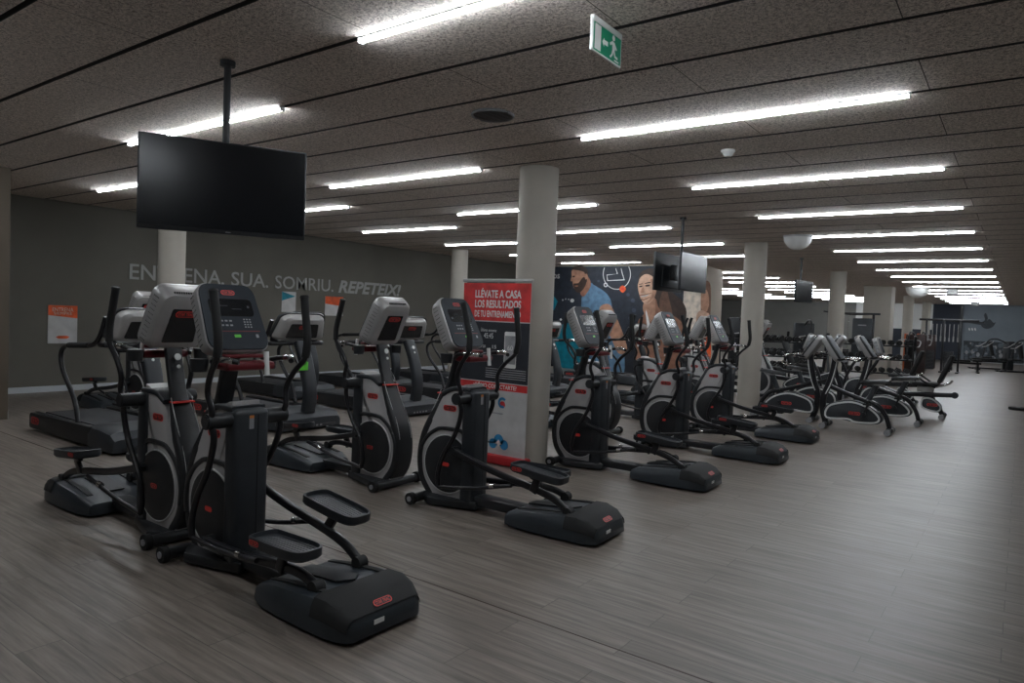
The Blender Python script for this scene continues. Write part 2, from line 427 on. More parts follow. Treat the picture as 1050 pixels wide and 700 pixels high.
for yy, (px, py), lb in ((27.6, (977, 296), 'small far hanging sign in front of the light strips'), (38.5, (1000, 309), 'farthest small hanging sign, low among the last light strips')):
    r_ = ray(px, py); t = thing('hanging_sign', lb, 'sign', (r_.x*yy/r_.y, yy, 0), 0, 'far hanging signs')
    bm = B(); box(bm, (0, 0, 2.86), (.34, .03, .2), bev=.005); obj('sign_panel', bm, 'grey', t)
    bm = B(); box(bm, (0, -.017, 2.86), (.28, .004, .14)); obj('sign_face', bm, 'ring', t)
    bm = B(); cyl(bm, (0, 0, 2.95), (0, 0, 3.0), .01); obj('hanger', bm, 'grey', t)
t = thing('ceiling_speaker', 'round dark speaker grille set flush in the ceiling near the exit sign', 'speaker', (-3.3, 4.15, 2.99))
bm = B(); tube(bm, [(.155*cos(a*pi/12), .155*sin(a*pi/12), -.002) for a in range(24)], .011, n=1, seg=8, closed=True); obj('rim', bm, 'grey', t)
bm = B(); cyl(bm, (0, 0, -.004), (0, 0, .01), .15, seg=32)
for i in range(-4, 5): box(bm, (0, i*.03, -.006), (2*math.sqrt(.145**2-(i*.03)**2), .006, .005), mi=1)
obj('grille', bm, ['black', 'grey'], t)
t = thing('smoke_detector', 'small white smoke detector on the ceiling below the long middle light', 'smoke detector', (-2.15, 6.0, 3.0))
bm = B(); cyl(bm, (0, 0, -.02), (0, 0, 0), .06, seg=24); obj('base', bm, 'white', t)
bm = B(); cyl(bm, (0, 0, -.055), (0, 0, -.02), .03, .052, seg=24); obj('sensing_head', bm, 'white', t)
def dome(x, y, r, label, name='ceiling_dome'):
    t = thing(name, label, 'ceiling dome', (x, y, 3.0), group='ceiling domes')
    rings = []
    for i in range(7):
        a = i/6*pi/2*.97; rings.append([(r*cos(a)*cos(b*pi/16), r*cos(a)*sin(b*pi/16), -.03-r*.95*sin(a)) for b in range(32)])
    bm = B(); loft(bm, rings); obj('dome_cover', bm, 'white', t)
    bm = B(); cyl(bm, (0, 0, -.03), (0, 0, 0), r*1.04, seg=32); obj('mounting_ring', bm, 'housing', t)
dome(-3.1, 12.15, .22, 'white hanging dome on the ceiling above the exercise bikes')
dome(-3.0, 27.5, .36, 'farther white ceiling dome beside the run of light strips')

# ------------------------------------------------------------------ lettering and posters on the left wall
wl = thing('wall_lettering', 'pale grey lettering ENTRENA. SUA. SOMRIU. REPETEIX! across the left wall', 'lettering', (XW, 9, 1.975))
for body, y0, y1, sh, off in (('ENTRENA.', 5.72, 7.46, 0, .004), ('SUA.', 7.61, 8.42, 0, .004), ('SOMRIU.', 8.58, 10.06, 0, .002), ('REPETEIX!', 10.2, 12.12, .25, .012)):
    bm = B(); mt = face_mtx((.008, y0-9, 0), (0, 1, 0), (0, 0, 1))
    text_bm(bm, body, .37, mt, ext=.006, shear=sh, off=off, align='LEFT', width=y1-y0)
    obj('word', bm, 'letter', wl)

def flat(bm, pts, plane, mi):  # plane: function (u,v)->Vector
    f = bm.faces.new([bm.verts.new(plane(a, b)) for a, b in pts]); f.material_index = mi
t = thing('wall_poster', 'orange and white poster hung alone at the left end of the lettered wall', 'poster', (XW, 4.71, 1.06))
bm = B(); box(bm, (.008, 0, 0), (.012, .42, .60)); obj('poster_board', bm, 'ink_paper', t)
bm = B(); pl = lambda u, v: Vector((.0155, u, v)); p2 = lambda u, v: Vector((.0165, u, v))
flat(bm, [(-.21, .30), (.21, .30), (.21, .10), (-.21, .145)], pl, 0)
text_bm(bm, 'ENTRENA', .09, face_mtx((.0165, 0, .235), (0, 1, 0), (0, 0, 1)), ext=0, width=.30, mi=2)
text_bm(bm, 'SIEMPRE', .06, face_mtx((.0165, 0, .175), (0, 1, 0), (0, 0, 1)), ext=0, width=.26, mi=2)
flat(bm, [(-.1, -.2), (-.06, -.18), (.06, -.18), (.1, -.2), (.06, -.225), (-.06, -.225)], pl, 0)
obj('print', bm, ['ink_orange', 'ink_grey', 'ink_cream'], t)
t = thing('wall_poster', 'small teal and white sheet on the wall above the second treadmill', 'poster', (XW, 8.92, 1.6))
bm = B(); box(bm, (.006, 0, -.02), (.008, .34, .42)); obj('sheet', bm, 'ink_paper', t)
bm = B(); flat(bm, [(-.17, .19), (.16, .1), (-.17, .0)], lambda u, v: Vector((.0115, u, v)), 0); obj('print', bm, 'ink_teal', t)
t = thing('wall_poster', 'small orange and white sheet on the wall, right of the teal one', 'poster', (XW, 10.1, 1.55))
bm = B(); box(bm, (.006, 0, -.02), (.008, .5, .42)); obj('sheet', bm, 'ink_paper', t)
bm = B(); flat(bm, [(-.25, .19), (.25, .19), (.25, -.02), (-.25, .03)], lambda u, v: Vector((.0115, u, v)), 0); obj('print', bm, 'ink_orange', t)

# ------------------------------------------------------------------ roll-up banner
t = thing('roll_up_banner', 'tall red, black and white roll-up banner in front of the middle column', 'banner', (-4.275, 5.55, 0))
bm = B(); box(bm, (0, 0, .94), (.85, .004, 1.74)); obj('fabric_sheet', bm, 'ink_paper', t)
bm = B(); pl = lambda u, v: Vector((u, -.003, v))
flat(bm, [(-.425, 1.86-.05), (.425, 1.81), (.425, 1.43), (-.425, 1.43)], pl, 0)
flat(bm, [(-.425, 1.42), (.425, 1.42), (.425, .82), (-.425, .82)], pl, 1)
flat(bm, [(-.425, .81), (.425, .81), (.425, .74), (-.425, .74)], pl, 0)
def ft(body, size, u, v, wd, mi, off=0): text_bm(bm, body, size, face_mtx((u, -.0045, v), (1, 0, 0), (0, 0, 1)), ext=0, width=wd, mi=mi, off=off)
ft('LLÉVATE A CASA', .105, .02, 1.71, .58, 2, .003); ft('LOS RESULTADOS', .105, .02, 1.60, .58, 2, .003); ft('DE TU ENTRENAMIENTO', .09, .02, 1.50, .58, 2, .002)
ft('Último entreno', .045, -.08, 1.34, .2, 2); ft('45:45', .075, -.08, 1.28, .12, 2); ft('120', .04, -.14, 1.17, .05, 2); ft('15', .05, .0, 1.17, .05, 2)
ft('¿CÓMO CONECTARTE?', .055, .02, .775, .55, 2, .001)
p3 = lambda u, v: Vector((u, -.0042, v)); p4 = lambda u, v: Vector((u, -.0055, v))
flat(bm, [(a+.2, b+1.15) for a, b in rrect(.15, .36, .015)], p3, 2); flat(bm, [(a+.2, b+1.15) for a, b in rrect(.135, .28, .005)], p4, 3)
text_bm(bm, '60', .07, face_mtx((.2, -.0065, 1.17), (1, 0, 0), (0, 0, 1)), ext=0, mi=2); 
for i in range(5): flat(bm, [(-.1, .86+i*.022), (.4, .86+i*.022), (.4, .868+i*.022), (-.1, .868+i*.022)], p3, 3)
for u, v in ((-.3, .66), (-.02, .66), (-.3, .36), (-.02, .36), (-.3, .64-.02)):
    flat(bm, [(u-.1, v-.16), (u+.26-.1, v-.16), (u+.16, v-.145), (u-.1, v-.145)], p3, 3)
def disc(u, v, r, mi, a0=0, a1=360, rin=0):
    n = 20; out = [(u+r*cos(radians(a0+(a1-a0)*i/n)), v+r*sin(radians(a0+(a1-a0)*i/n))) for i in range(n+1)]
    if rin: out += [(u+rin*cos(radians(a1-(a1-a0)*i/n)), v+rin*sin(radians(a1-(a1-a0)*i/n))) for i in range(n+1)]
    elif a1-a0 == 360: out = out[:-1]
    flat(bm, out, p3 if not rin else p4, mi)
disc(.13, .62, .055, 4, 40, 300, .03); disc(.13, .60, .035, 0); disc(-.2, .64, .05, 4, 0, 180, .02); disc(-.16, .62, .03, 1)
disc(.1, .24, .06, 4); disc(.03, .20, .05, 4); disc(.17, .20, .05, 4); flat(bm, [(.085, .14), (.115, .14), (.115, .2), (.14, .2), (.1, .25), (.06, .2), (.085, .2)], p4, 5)
obj('print', bm, ['ink_red', 'ink_black', 'ink_white', 'ink_grey', 'ink_blue', 'ink_paper'], t)
bm = B(); box(bm, (0, 0, 1.835), (.88, .02, .035), bev=.004); obj('top_rail', bm, 'silver', t)
bm = B(); box(bm, (0, .01, .05), (.90, .14, .09), bev=.02); obj('base_case', bm, 'red', t)
bm = B(); cyl(bm, (0, .03, .08), (0, .03, 1.82), .01); obj('support_pole', bm, 'silver', t)

# ------------------------------------------------------------------ mural on the end wall
def onmural(px, py, d=0):
    r = ray(px, py); k = (YM-.012-d)/r.y; return Vector((r.x*k, YM-.012-d, H+r.z*k))
t = thing('wall_picture', 'large printed gym picture with a bearded man and a smiling woman on the end wall', 'picture', (-9, YM, 0))
t_off = Vector((-9, YM, 0))
def shape(bm, pts, d, mi, sm=4):
    q = smooth2(pts, sm) if sm > 1 else pts
    f = bm.faces.new([bm.verts.new(onmural(a, b, d)-t_off) for a, b in q]); f.material_index = mi
bm = B(); x0 = XW+.03; x1 = -7.22
for xa, xb, za, zb, d, mi in ((x0, x1, .02, 2.97, 0, 0), (x0, x1, .02, 1.1, .001, 1), (x1, -6.74, .02, 2.97, 0, 2)):
    f = bm.faces.new([bm.verts.new(Vector(p)-t_off) for p in ((xa, YM-.011-d, za), (xb, YM-.011-d, za), (xb, YM-.011-d, zb), (xa, YM-.011-d, zb))]); f.material_index = mi
obj('background_print', bm, ['ink_night', 'ink_black', 'ink_cream'], t)
bm = B()   # bearded man, arm and blue shirt
shape(bm, [(597, 302), (603, 296), (606, 290), (609, 292), (620, 299), (626, 307), (628, 316), (634, 330), (640, 360), (636, 390), (600, 392), (598, 350), (596, 325)], .002, 0)
shape(bm, [(598, 330), (600, 350), (600, 390), (612, 390), (608, 350), (604, 335)], .0025, 1)
shape(bm, [(615, 315), (625, 312), (632, 325), (640, 345), (643, 360), (634, 362), (626, 345), (617, 330)], .003, 2)
shape(bm, [(595, 300), (597, 290), (603, 284), (606, 292), (602, 300), (598, 304)], .003, 3)
shape(bm, [(586, 279), (588, 276), (593, 275), (601, 278), (603, 284), (600, 293), (594, 297), (589, 296), (587, 289)], .0035, 2)
shape(bm, [(586, 276), (589, 273), (596, 272), (602, 276), (603, 283), (600, 284), (599, 279), (592, 277)], .004, 4)
shape(bm, [(588, 291), (593, 290), (597, 285), (599, 284), (602, 287), (599, 295), (594, 300), (590, 298)], .0042, 4)
shape(bm, [(587, 283), (589, 282.5), (589.5, 284), (587.5, 284.2)], .0045, 4, 2)
shape(bm, [(589.5, 292.6), (592.5, 292.4), (592.5, 293.8), (590, 294)], .0045, 3, 2)
shape(bm, [(599.5, 281.5), (601.8, 280.6), (602.6, 284), (600.5, 286.5)], .0047, 2, 3)
shape(bm, [(586, 284), (587.2, 284.4), (586.8, 288.2), (585.1, 287.8)], .0046, 2, 2)
obj('man_print', bm, ['ink_shirt', 'ink_shirt2', 'ink_skin', 'ink_skin2', 'ink_hair'], t)
bm = B()   # woman with long hair
shape(bm, [(655, 290), (658, 281), (666, 277), (676, 280), (683, 288), (690, 300), (699, 308), (704, 320), (700, 336), (690, 345), (679, 335), (670, 320), (660, 300)], .002, 0)
shape(bm, [(654, 330), (660, 322), (664, 312), (672, 306), (676, 316), (688, 322), (700, 332), (703, 352), (700, 392), (655, 392), (652, 350)], .0025, 1)
shape(bm, [(654.5, 290), (657, 283), (663, 279), (670, 281), (673, 289), (673, 299), (669, 308), (663, 312), (658, 308), (655, 300), (654, 294)], .003, 2)
shape(bm, [(657.4, 303.2), (661, 302.8), (665.4, 301.6), (663.8, 303.2), (660.4, 304.1), (658, 304.1)], .004, 8, 3)
shape(bm, [(667, 286), (672, 289), (673, 299), (669, 307), (663, 311), (668, 303), (669, 294)], .0035, 5)
shape(bm, [(654.5, 288), (656, 281), (660, 277), (667, 275), (675, 278), (682, 286), (679, 300), (674, 296), (672, 288), (668, 282.5), (662, 281), (657, 284)], .0048, 0)
shape(bm, [(655.4, 293.2), (658.4, 292.6), (658.4, 294), (655.8, 294.4)], .004, 4, 2)
shape(bm, [(661.8, 292.2), (666, 291.6), (666, 293.2), (662.2, 293.8)], .004, 4, 2)
shape(bm, [(655.2, 291.2), (658.6, 290.4), (658.6, 291.2), (655.4, 291.9)], .004, 4, 2)
shape(bm, [(661.4, 290), (666.4, 289), (666.6, 290), (661.6, 290.9)], .004, 4, 2)
shape(bm, [(658.6, 294.8), (660, 294.6), (660.8, 299.2), (658, 300.1), (656.8, 299.3)], .0039, 5, 2)
shape(bm, [(655.6, 302.2), (661, 301.6), (668, 299.8), (668, 300.6), (661, 302.6), (656, 303.1)], .0042, 6, 2)
shape(bm, [(656.4, 305.6), (660, 306.6), (666, 304.2), (666, 305.2), (660, 308), (657, 306.8)], .0042, 6, 2)
shape(bm, [(660, 311), (667, 308), (671, 303), (672, 320), (668, 330), (660, 320)], .0028, 5, 3)
shape(bm, [(674, 284), (679, 296), (676, 312), (680, 330), (686, 336), (690, 326), (686, 306), (682, 290)], .0045, 7)
shape(bm, [(662, 320), (663.4, 320), (668, 340), (666, 345), (664, 338)], .0046, 3, 2)
obj('woman_print', bm, ['ink_hair', 'ink_skin2', 'ink_skinl', 'ink_white', 'ink_hair', 'ink_skin', 'ink_skin2', 'ink_hairl', 'ink_paper'], t)
bm = B()   # third person on the cream strip
shape(bm, [(719, 296), (722, 289), (726, 288), (729, 296), (728, 330), (724, 334), (719, 326)], .002, 0)
shape(bm, [(719, 300), (722, 296), (726, 300), (727, 312), (724, 320), (719, 316)], .003, 1)
shape(bm, [(714, 324), (719, 318), (724, 320), (728, 324), (729, 345), (725, 350), (715, 345)], .0035, 2)
shape(bm, [(716, 345), (727, 345), (729, 362), (725, 392), (718, 392)], .004, 3)
obj('third_person_print', bm, ['ink_hairl', 'ink_skin', 'ink_skinl', 'ink_orange'], t)
bm = B()   # graphics: circle with shoe, orange dot, teal wedge, blurred lights
def ringm(cx, cy, rx, ry, a0, a1, wd, d, mi, n=24):
    for i in range(n):
        A = [radians(a0+(a1-a0)*(i+k)/n) for k in (0, 1)]
        q = [(cx+(rx+s)*cos(a), cy+(ry+s)*sin(a)) for a, s in ((A[0], -wd), (A[0], wd), (A[1], wd), (A[1], -wd))]
        f = bm.faces.new([bm.verts.new(onmural(a, b, d)-t_off) for a, b in q]); f.material_index = mi
ringm(632.5, 281, 14, 15.5, -30, 205, .35, .003, 0)
shape(bm, [(622, 281.5), (632, 280.8), (632.6, 280), (631, 275), (631.6, 275), (633.6, 280.6), (622.6, 282.2), (623.4, 287.2), (639.6, 286.4), (637.5, 279.5), (636.6, 275), (637.2, 275), (638.3, 279.5), (640.6, 287.2), (622.6, 288)], .003, 0, 1)
ringm(621, 292, 1.6, 1.8, 0, 360, .5, .004, 0, 12)
shape(bm, [(635, 296), (638.5, 292.5), (642, 296), (638.5, 300)], .004, 1); shape(bm, [(637, 296), (638.5, 294.7), (640, 296), (638.5, 297.3)], .005, 5)
shape(bm, [(565, 301), (567, 302), (572, 309), (568, 318), (565, 318)], .003, 2, 1); shape(bm, [(567, 340), (590, 330), (598, 345), (598, 380), (570, 372)], .0015, 2)
for cx, cy, r, mi in ((586.7, 308, 2.0, 0), (577, 307.5, .9, 4), (580, 306.5, .7, 4), (583, 306.8, .7, 4), (644, 302, 1.8, 3), (613.5, 288, 1.2, 3), (649, 308, 2.2, 3), (575, 327.5, 1.2, 0), (650, 318, 2.2, 3), (646, 326, 2, 3)):
    shape(bm, [(cx+r*cos(a*pi/3), cy+r*sin(a*pi/3)) for a in range(6)], .004, mi)
text_bm(bm, 'os', .26, face_mtx(onmural(570.5, 283.2, .006)-t_off, (1, 0, 0), (0, 0, 1)), ext=0, mi=4, off=.006)
obj('graphics_print', bm, ['ink_white', 'ink_orange', 'ink_teal', 'ink_bokeh', 'ink_paper', 'ink_red'], t)

# far right wall picture: hanging figure above a printed crowd
t = thing('wall_picture', 'grey far wall picture of a muscular figure above a crowd in a gym', 'picture', (-1.3, YF, 0))
def farp(px, py, d):
    r = ray(px, py); k = (YF-.02-d)/r.y; return Vector((r.x*k+1.3, -.02-d, H+r.z*k))
def fshape(bm, pts, d, mi, sm=3):
    q = smooth2(pts, sm) if sm > 1 else pts
    bm.faces.new([bm.verts.new(farp(a, b, d)) for a, b in q]).material_index = mi
bm = B(); fshape(bm, [(988, 349), (1049, 352), (1050, 373), (988, 370)], 0, 0, 1); rnd = random.Random(9)
for i in range(70):
    cx = rnd.uniform(989, 1047); cy = rnd.uniform(351, 368); r = rnd.uniform(.8, 2.2)
    fshape(bm, [(cx+r*cos(a*pi/3), cy+1.2*r*sin(a*pi/3)) for a in range(6)], .002+i*.0002, rnd.choice((1, 1, 2)))
obj('crowd_print', bm, ['ink_fardark', 'ink_far', 'ink_grey'], t)
bm = B(); fshape(bm, [(1006, 331), (1010, 328), (1009, 323), (1011, 321), (1013, 326), (1012, 329), (1014, 327), (1016, 328), (1019, 331), (1021, 330), (1018, 335), (1012, 337), (1007, 335)], .002, 0)
fshape(bm, [(988, 328), (994, 329), (1006, 331), (1006, 333), (994, 331), (988, 330)], .002, 0)
for cx in (993, 996, 999): fshape(bm, [(cx, 337), (cx+1, 336), (cx+2, 338), (cx+1, 339)], .002, 1)
obj('figure_print', bm, ['ink_fardark', 'ink_white'], t)
bm = B(); box(bm, (-2.68-(-1.3), -.08, 1.5), (.14, .16, 2.98)); obj('frame_post', bm, 'black', t)

# ------------------------------------------------------------------ elliptical trainer
def make_elliptical(phase, tagname='elliptical_trainer'):
    """local x runs from the front foot (0) back to the rear pod (1.6); phase is the crank angle of the -y side"""
    t = thing(tagname, '', 'elliptical trainer')
    WC = Vector((.212, 0, .325))
    # front foot
    bm = B(); cyl(bm, (0, -.24, .045), (0, .24, .045), .036, seg=18)
    extr(bm, [(-.02, -.10), (.12, -.20), (.50, -.09), (.50, .09), (.12, .20), (-.02, .10)], .012, .075, bev=.015, axis='Z')
    obj('front_foot', bm, 'black', t)
    for s in (-1, 1):
        bm = B(); cyl(bm, (0, s*.235, .048), (0, s*.275, .048), .046, seg=20); cyl(bm, (0, s*.27, .048), (0, s*.282, .048), .02, seg=12, mi=1); obj('foot_wheel', bm, ['rubber', 'grey'], t)
    # grey side shroud
    prof = smooth2([(.04, .085), (-.03, .20), (-.055, .36), (-.02, .52), (.07, .70), (.15, .845), (.24, .895), (.40, .90)], 4)
    prof = [p for p in prof if p[0] < .41][:32]
    prof = [(a, b) for a, b in prof if not (a > .25 and b < .8)] + [(.41, .90), (.41, .06), (.12, .06)]
    bm = B(); extr(bm, prof, -.088, .088, bev=.012); sh = obj('shroud', bm, 'shroud', t)
    # spine: black beam along the front edge, rising to the console
    path = spline([(.05, 0, .06), (-.045, 0, .19), (-.07, 0, .36), (-.035, 0, .53), (.055, 0, .71), (.13, 0, .86), (.19, 0, 1.04), (.235, 0, 1.23)], 5)
    bm = B(); sweep(bm, path, rrect(.185, .07, .02), scl=[1 if i < 18 else max(.56, 1-.05*(i-18)) for i in range(len(path))]); obj('spine', bm, 'black', t)
    bm = B()
    for s in (-1, 1): sweep(bm, [p+Vector((-.036, s*.068, 0)) for p in path[12:27]], rrect(.004, .006, .0015, 1))
    obj('spine_trim', bm, 'ring', t)
    bm = B(); tr = spline([(.14, 0, .865), (.24, 0, .912), (.34, 0, .918), (.42, 0, .915)], 5); sweep(bm, tr, rrect(.205, .035, .012)); obj('top_cover', bm, 'dark', t)
    badges = []
    for s in (-1, 1):
        # black arch over the wheel
        bm = B()
        arc = [WC+Vector((.285*cos(radians(a)), s*.09, .28*sin(radians(a)))) for a in (195, 175, 155, 135, 118, 104)]
        arc += [Vector((.28, s*.09, .60)), Vector((.35, s*.09, .59)), Vector((.375, s*.09, .53)), Vector((.378, s*.09, .35)), Vector((.378, s*.09, .08))]
        sweep(bm, spline(arc, 4), rrect(.022, .030, .008)); obj('wheel_arch', bm, 'black', t)
        bm = B(); sweep(bm, [WC+Vector((.226*cos(2*pi*i/40), s*.091, .226*sin(2*pi*i/40))) for i in range(40)], rrect(.014, .008, .003, 2), closed=True)
        obj('wheel_ring', bm, 'ring', t)
        bm = B(); n = 40; rings = []
        for r, y in ((.221, .085), (.219, .098), (.19, .104), (.10, .108), (.03, .109)):
            rings.append([WC+Vector((r*cos(2*pi*i/n), s*y, r*sin(2*pi*i/n))) for i in range(n)])
        loft(bm, rings); o = obj('flywheel_cover', bm, 'black', t)
        badge('maker_badge', t, WC+Vector((0, s*.112, 0)), (-s*-1 if s < 0 else -1, 0, 0), (0, 0, 1), .075, .03)
        badge('maker_badge', t, Vector((.22, s*.0895, .76)), (1 if s < 0 else -1, 0, 0), (0, 0, 1), .13, .045)
    # tower
    bm = B(); v = box(bm, (.405, 0, .475), (.125, .215, .89), bev=.035, seg=3); obj('tower', bm, 'dark', t)
    bm = B(); box(bm, (.4685, -.012, .845), (.002, .028, .075)); box(bm, (.4688, -.012, .875), (.002, .028, .016), mi=1); obj('warning_label', bm, ['grey', 'label_orange'], t)
    bm = B(); box(bm, (.4685, .03, .475), (.002, .003, .82)); obj('tower_seam', bm, 'black_flat', t)
    # handles
    PH = {}
    for s in (-1, 1):
        a = phase if s < 0 else phase+pi
        pin = WC+Vector((.17*cos(a), 0, .17*sin(a))); ox = pin.x-WC.x
        hub = Vector((.40, s*.20, .86))
        rot = (.05-ox*.75)   # lean of the lever: + leans the top towards the user
        def Rr(p, k=1): 
            x, z = p; ang = rot*k; return Vector((hub.x+x*cos(ang)+z*sin(ang), s*.215, hub.z-x*sin(ang)+z*cos(ang)))
        bm = B(); cyl(bm, (.40, s*.10, .86), (.40, s*.245, .86), .044, seg=22); cyl(bm, (.40, s*.243, .86), (.40, s*.25, .86), .036, seg=22); obj('pivot_hub', bm, 'black', t)
        up = [Rr(p) for p in ((0, 0), (.03, .06), (.005, .16), (.05, .26), (.13, .36), (.135, .46), (.10, .60), (.075, .70))]
        for i, p in enumerate(up): p.y = s*(.215+.012*min(i, 4))
        bm = B(); tube(bm, up, .0165, n=5); h = obj('moving_handle', bm, 'tube', t)
        bm = B(); gp = spline(up[4:], 5); sweep(bm, gp, circ(.023, 14)); cyl(bm, up[-1], up[-1]+(up[-1]-up[-2]).normalized()*.012, .027, .022); obj('grip', bm, 'rubber', h)
        lo = [Rr(p) for p in ((0, 0), (.02, -.10), (-.05, -.28), (-.17, -.45), (-.22, -.60), (-.21, -.69))]
        for i, p in enumerate(lo): p.y = s*(.215-.01*min(i, 3))
        bm = B(); tube(bm, lo, .018, n=5); obj('lower_lever', bm, 'tube', t)
        # pedal arm
        roller = Vector((1.24+ox, s*.175, .19)); pin3 = Vector((pin.x, s*.15, pin.z))
        riser = .15*(.5-.5*sin(a))
        mid = pin3.lerp(roller, .35)
        elbow = pin3.lerp(roller, .82); elbow.z += .035
        bm = B(); sweep(bm, spline([pin3, mid, elbow, roller], 5), rrect(.036, .048, .012)); ar = obj('pedal_arm', bm, 'tube', t)
        bm = B(); cyl(bm, roller+Vector((0, -.028, -.005)), roller+Vector((0, .028, -.005)), .034, seg=18); obj('roller', bm, 'rubber', ar)
        bm = B(); cyl(bm, (pin.x, s*.10, pin.z), (pin.x, s*.175, pin.z), .028); obj('crank_pin', bm, 'black', t)
        pc = Vector((1.02+ox*.9, s*.19, .375+.05*sin(a)))
        # link rod from lever end to pedal arm
        bm = B(); le = lo[-1]; tgt = Vector((pc.x-.22, s*.205, max(.15, pc.z-.12))); tube(bm, [le, le.lerp(tgt, .5)+Vector((0, 0, -.015)), tgt], .014, n=4); obj('link_rod', bm, 'tube', t)
        bm = B(); cyl(bm, le.lerp(tgt, .72), le.lerp(tgt, .78), .019); obj('rod_end', bm, 'chrome', t)
        # pedal tray
        slope = math.atan2(roller.z-pin.z, roller.x-pin.x)*.45
        outl = smooth2([(-.20, -.075), (-.13, -.088), (.12, -.088), (.20, -.06), (.21, 0), (.20, .06), (.12, .088), (-.13, .088), (-.20, .075), (-.215, 0)], 3)
        bm = B(); k = len(outl)
        lo_ = [Vector((x*.93, y*.9, -.022)) for x, y in outl]; a_ = [Vector((x, y, -.008)) for x, y in outl]; b_ = [Vector((x, y, .03)) for x, y in outl]
        c_ = [Vector((x*.95, y*.91, .032)) for x, y in outl]; d_ = [Vector((x*.93, y*.88, .012)) for x, y in outl]
        Rm = RY(-slope); loft(bm, [[Rm @ p+pc for p in q] for q in (lo_, a_, b_, c_, d_)]); pd = obj('pedal', bm, 'dark', t)
        bm = B()
        for i in range(-3, 4):
            for v in box(bm, (0, i*.019, .0128), (.30, .006, .002)): v.co = Rm @ v.co+pc
        obj('tread', bm, 'dark', pd)
        o_ = pc+Rm @ Vector((-.135, s*.0895, .008)); badge('pedal_badge', pd, o_, (1 if s < 0 else -1, 0, 0), (0, 0, 1), .08, .026)
        bm = B(); q = pin3.lerp(roller, .72); sweep(bm, [pc+Vector((-.06, 0, -.02)), pc+Vector((-.02, 0, -.05)), Vector((q.x, s*.175, q.z+.01))], rrect(.03, .06, .008)); obj('pedal_bracket', bm, 'tube', t)
    # floor beam and rear pod
    bm = B(); box(bm, (.68, 0, .075), (.52, .14, .07), bev=.012); obj('floor_beam', bm, 'black', t)
    bm = B(); rings = []
    for x, hw, zt in ((.84, .17, .05), (.86, .22, .095), (.95, .25, .135), (1.1, .262, .155), (1.3, .265, .175), (1.44, .262, .180), (1.52, .25, .155), (1.575, .225, .11), (1.59, .20, .06)):
        ring = []
        for u, v in ((-1, 0), (-1.0, .35), (-.97, .72), (-.90, .93), (-.80, 1), (-.4, 1.0), (0, 1.0), (.4, 1.0), (.80, 1), (.90, .93), (.97, .72), (1, .35), (1, 0)):
            ring.append(Vector((x, u*hw, .02+v*(zt-.02))))
        rings.append(ring)
    loft(bm, rings); pod = obj('rear_pod', bm, 'slate', t)
    bm = B(); extr(bm, [(.95, -.05), (1.30, -.07), (1.36, 0), (1.30, .07), (.95, .05)], .0, .01, axis='Z')
    for v in bm.verts: v.co.z += .140+(v.co.x-.95)*.105
    obj('pod_recess', bm, 'black', pod)
    for s in (-1, 1):
        bm = B(); q = [Vector((x, s*.175, z)) for x, z in ((.95, .136), (1.1, .160), (1.3, .180), (1.43, .185))]; sweep(bm, q, rrect(.035, .008, .003)); obj('roller_track', bm, 'rubber', pod)
    bm = B(); q = []
    for x, hw, zt in ((1.36, .264, .183), (1.44, .264, .186), (1.52, .252, .161), (1.578, .228, .115)):
        q.append([Vector((x, u*hw*1.005, .022+v*(zt-.02))) for u, v in ((-1.005, .45), (-.975, .72), (-.90, .94), (-.80, 1.01), (0, 1.01), (.80, 1.01), (.90, .94), (.975, .72), (1.005, .45))])
    V = [[bm.verts.new(p) for p in r] for r in q]
    for A, Bq in zip(V, V[1:]):
        for j in range(len(A)-1): bm.faces.new((A[j], A[j+1], Bq[j+1], Bq[j]))
    obj('pod_band', bm, 'rubber', pod)
    badge('pod_badge', pod, Vector((1.556, 0, .141)), (0, 1, 0), (-.75, 0, .60), .11, .034)
    bm = B(); box(bm, (1.592, -.05, .075), (.003, .06, .022)); obj('serial_label', bm, 'white', pod)
    # console
    c = Vector((.215, 0, 1.415)); tl = math.atan2(.19, .37)   # leans away from the user at the top
    xf = Vector((cos(tl), 0, sin(tl))); up_ = Vector((-sin(tl), 0, cos(tl)))   # screen normal, upwards along the face
    def CP(u, v, d=0): return c+Vector((0, u, 0))+up_*v+xf*d
    def crr(wt, wb, hh, r, d, k=5):
        """rounded trapezoid ring at depth d"""
        out = []
        for u, v in rrect(1, 1, r, k):
            ww = wb+(wt-wb)*(v+.5); out.append(CP(u*ww, v*hh, d))
        return out
    bm = B(); loft(bm, [crr(.24, .27, .31, .16, -.115), crr(.30, .34, .37, .17, -.105), crr(.335, .375, .40, .17, -.08), crr(.35, .39, .42, .17, -.03), crr(.35, .39, .425, .17, .0)])
    con = obj('console', bm, 'silver', t)
    bm = B(); loft(bm, [crr(.352, .392, .427, .17, -.012), crr(.352, .392, .427, .17, .010), crr(.34, .38, .415, .17, .018)]); obj('console_bezel', bm, 'silver', con)
    bm = B(); loft(bm, [crr(.343, .383, .418, .17, .012), crr(.335, .375, .41, .165, .026)]); obj('console_face', bm, 'screenblue', con)
    mt = face_mtx(c+xf*.0265, (0, 1, 0), up_)
    def cr(bm, u, v, w_, h_, mi, d=0):
        A = [bm.verts.new(mt @ Vector((u+a, v+b, d))) for a, b in rrect(w_, h_, min(w_, h_)*.2, 2)]; bm.faces.new(A).material_index = mi
    bm = B(); cr(bm, .0, .055, .27, .11, 0, .001); cr(bm, 0, .055, .14, .07, 0, .002); obj('display', bm, 'screen', con)
    bm = B()
    for i in range(3):
        for j in range(2): cr(bm, -.08+i*.027, -.03-j*.028, .017, .010, 0, .0015)
    for i in range(3):
        for j in range(4): cr(bm, .06+i*.018, -.02-j*.016, .011, .008, 0, .0015)
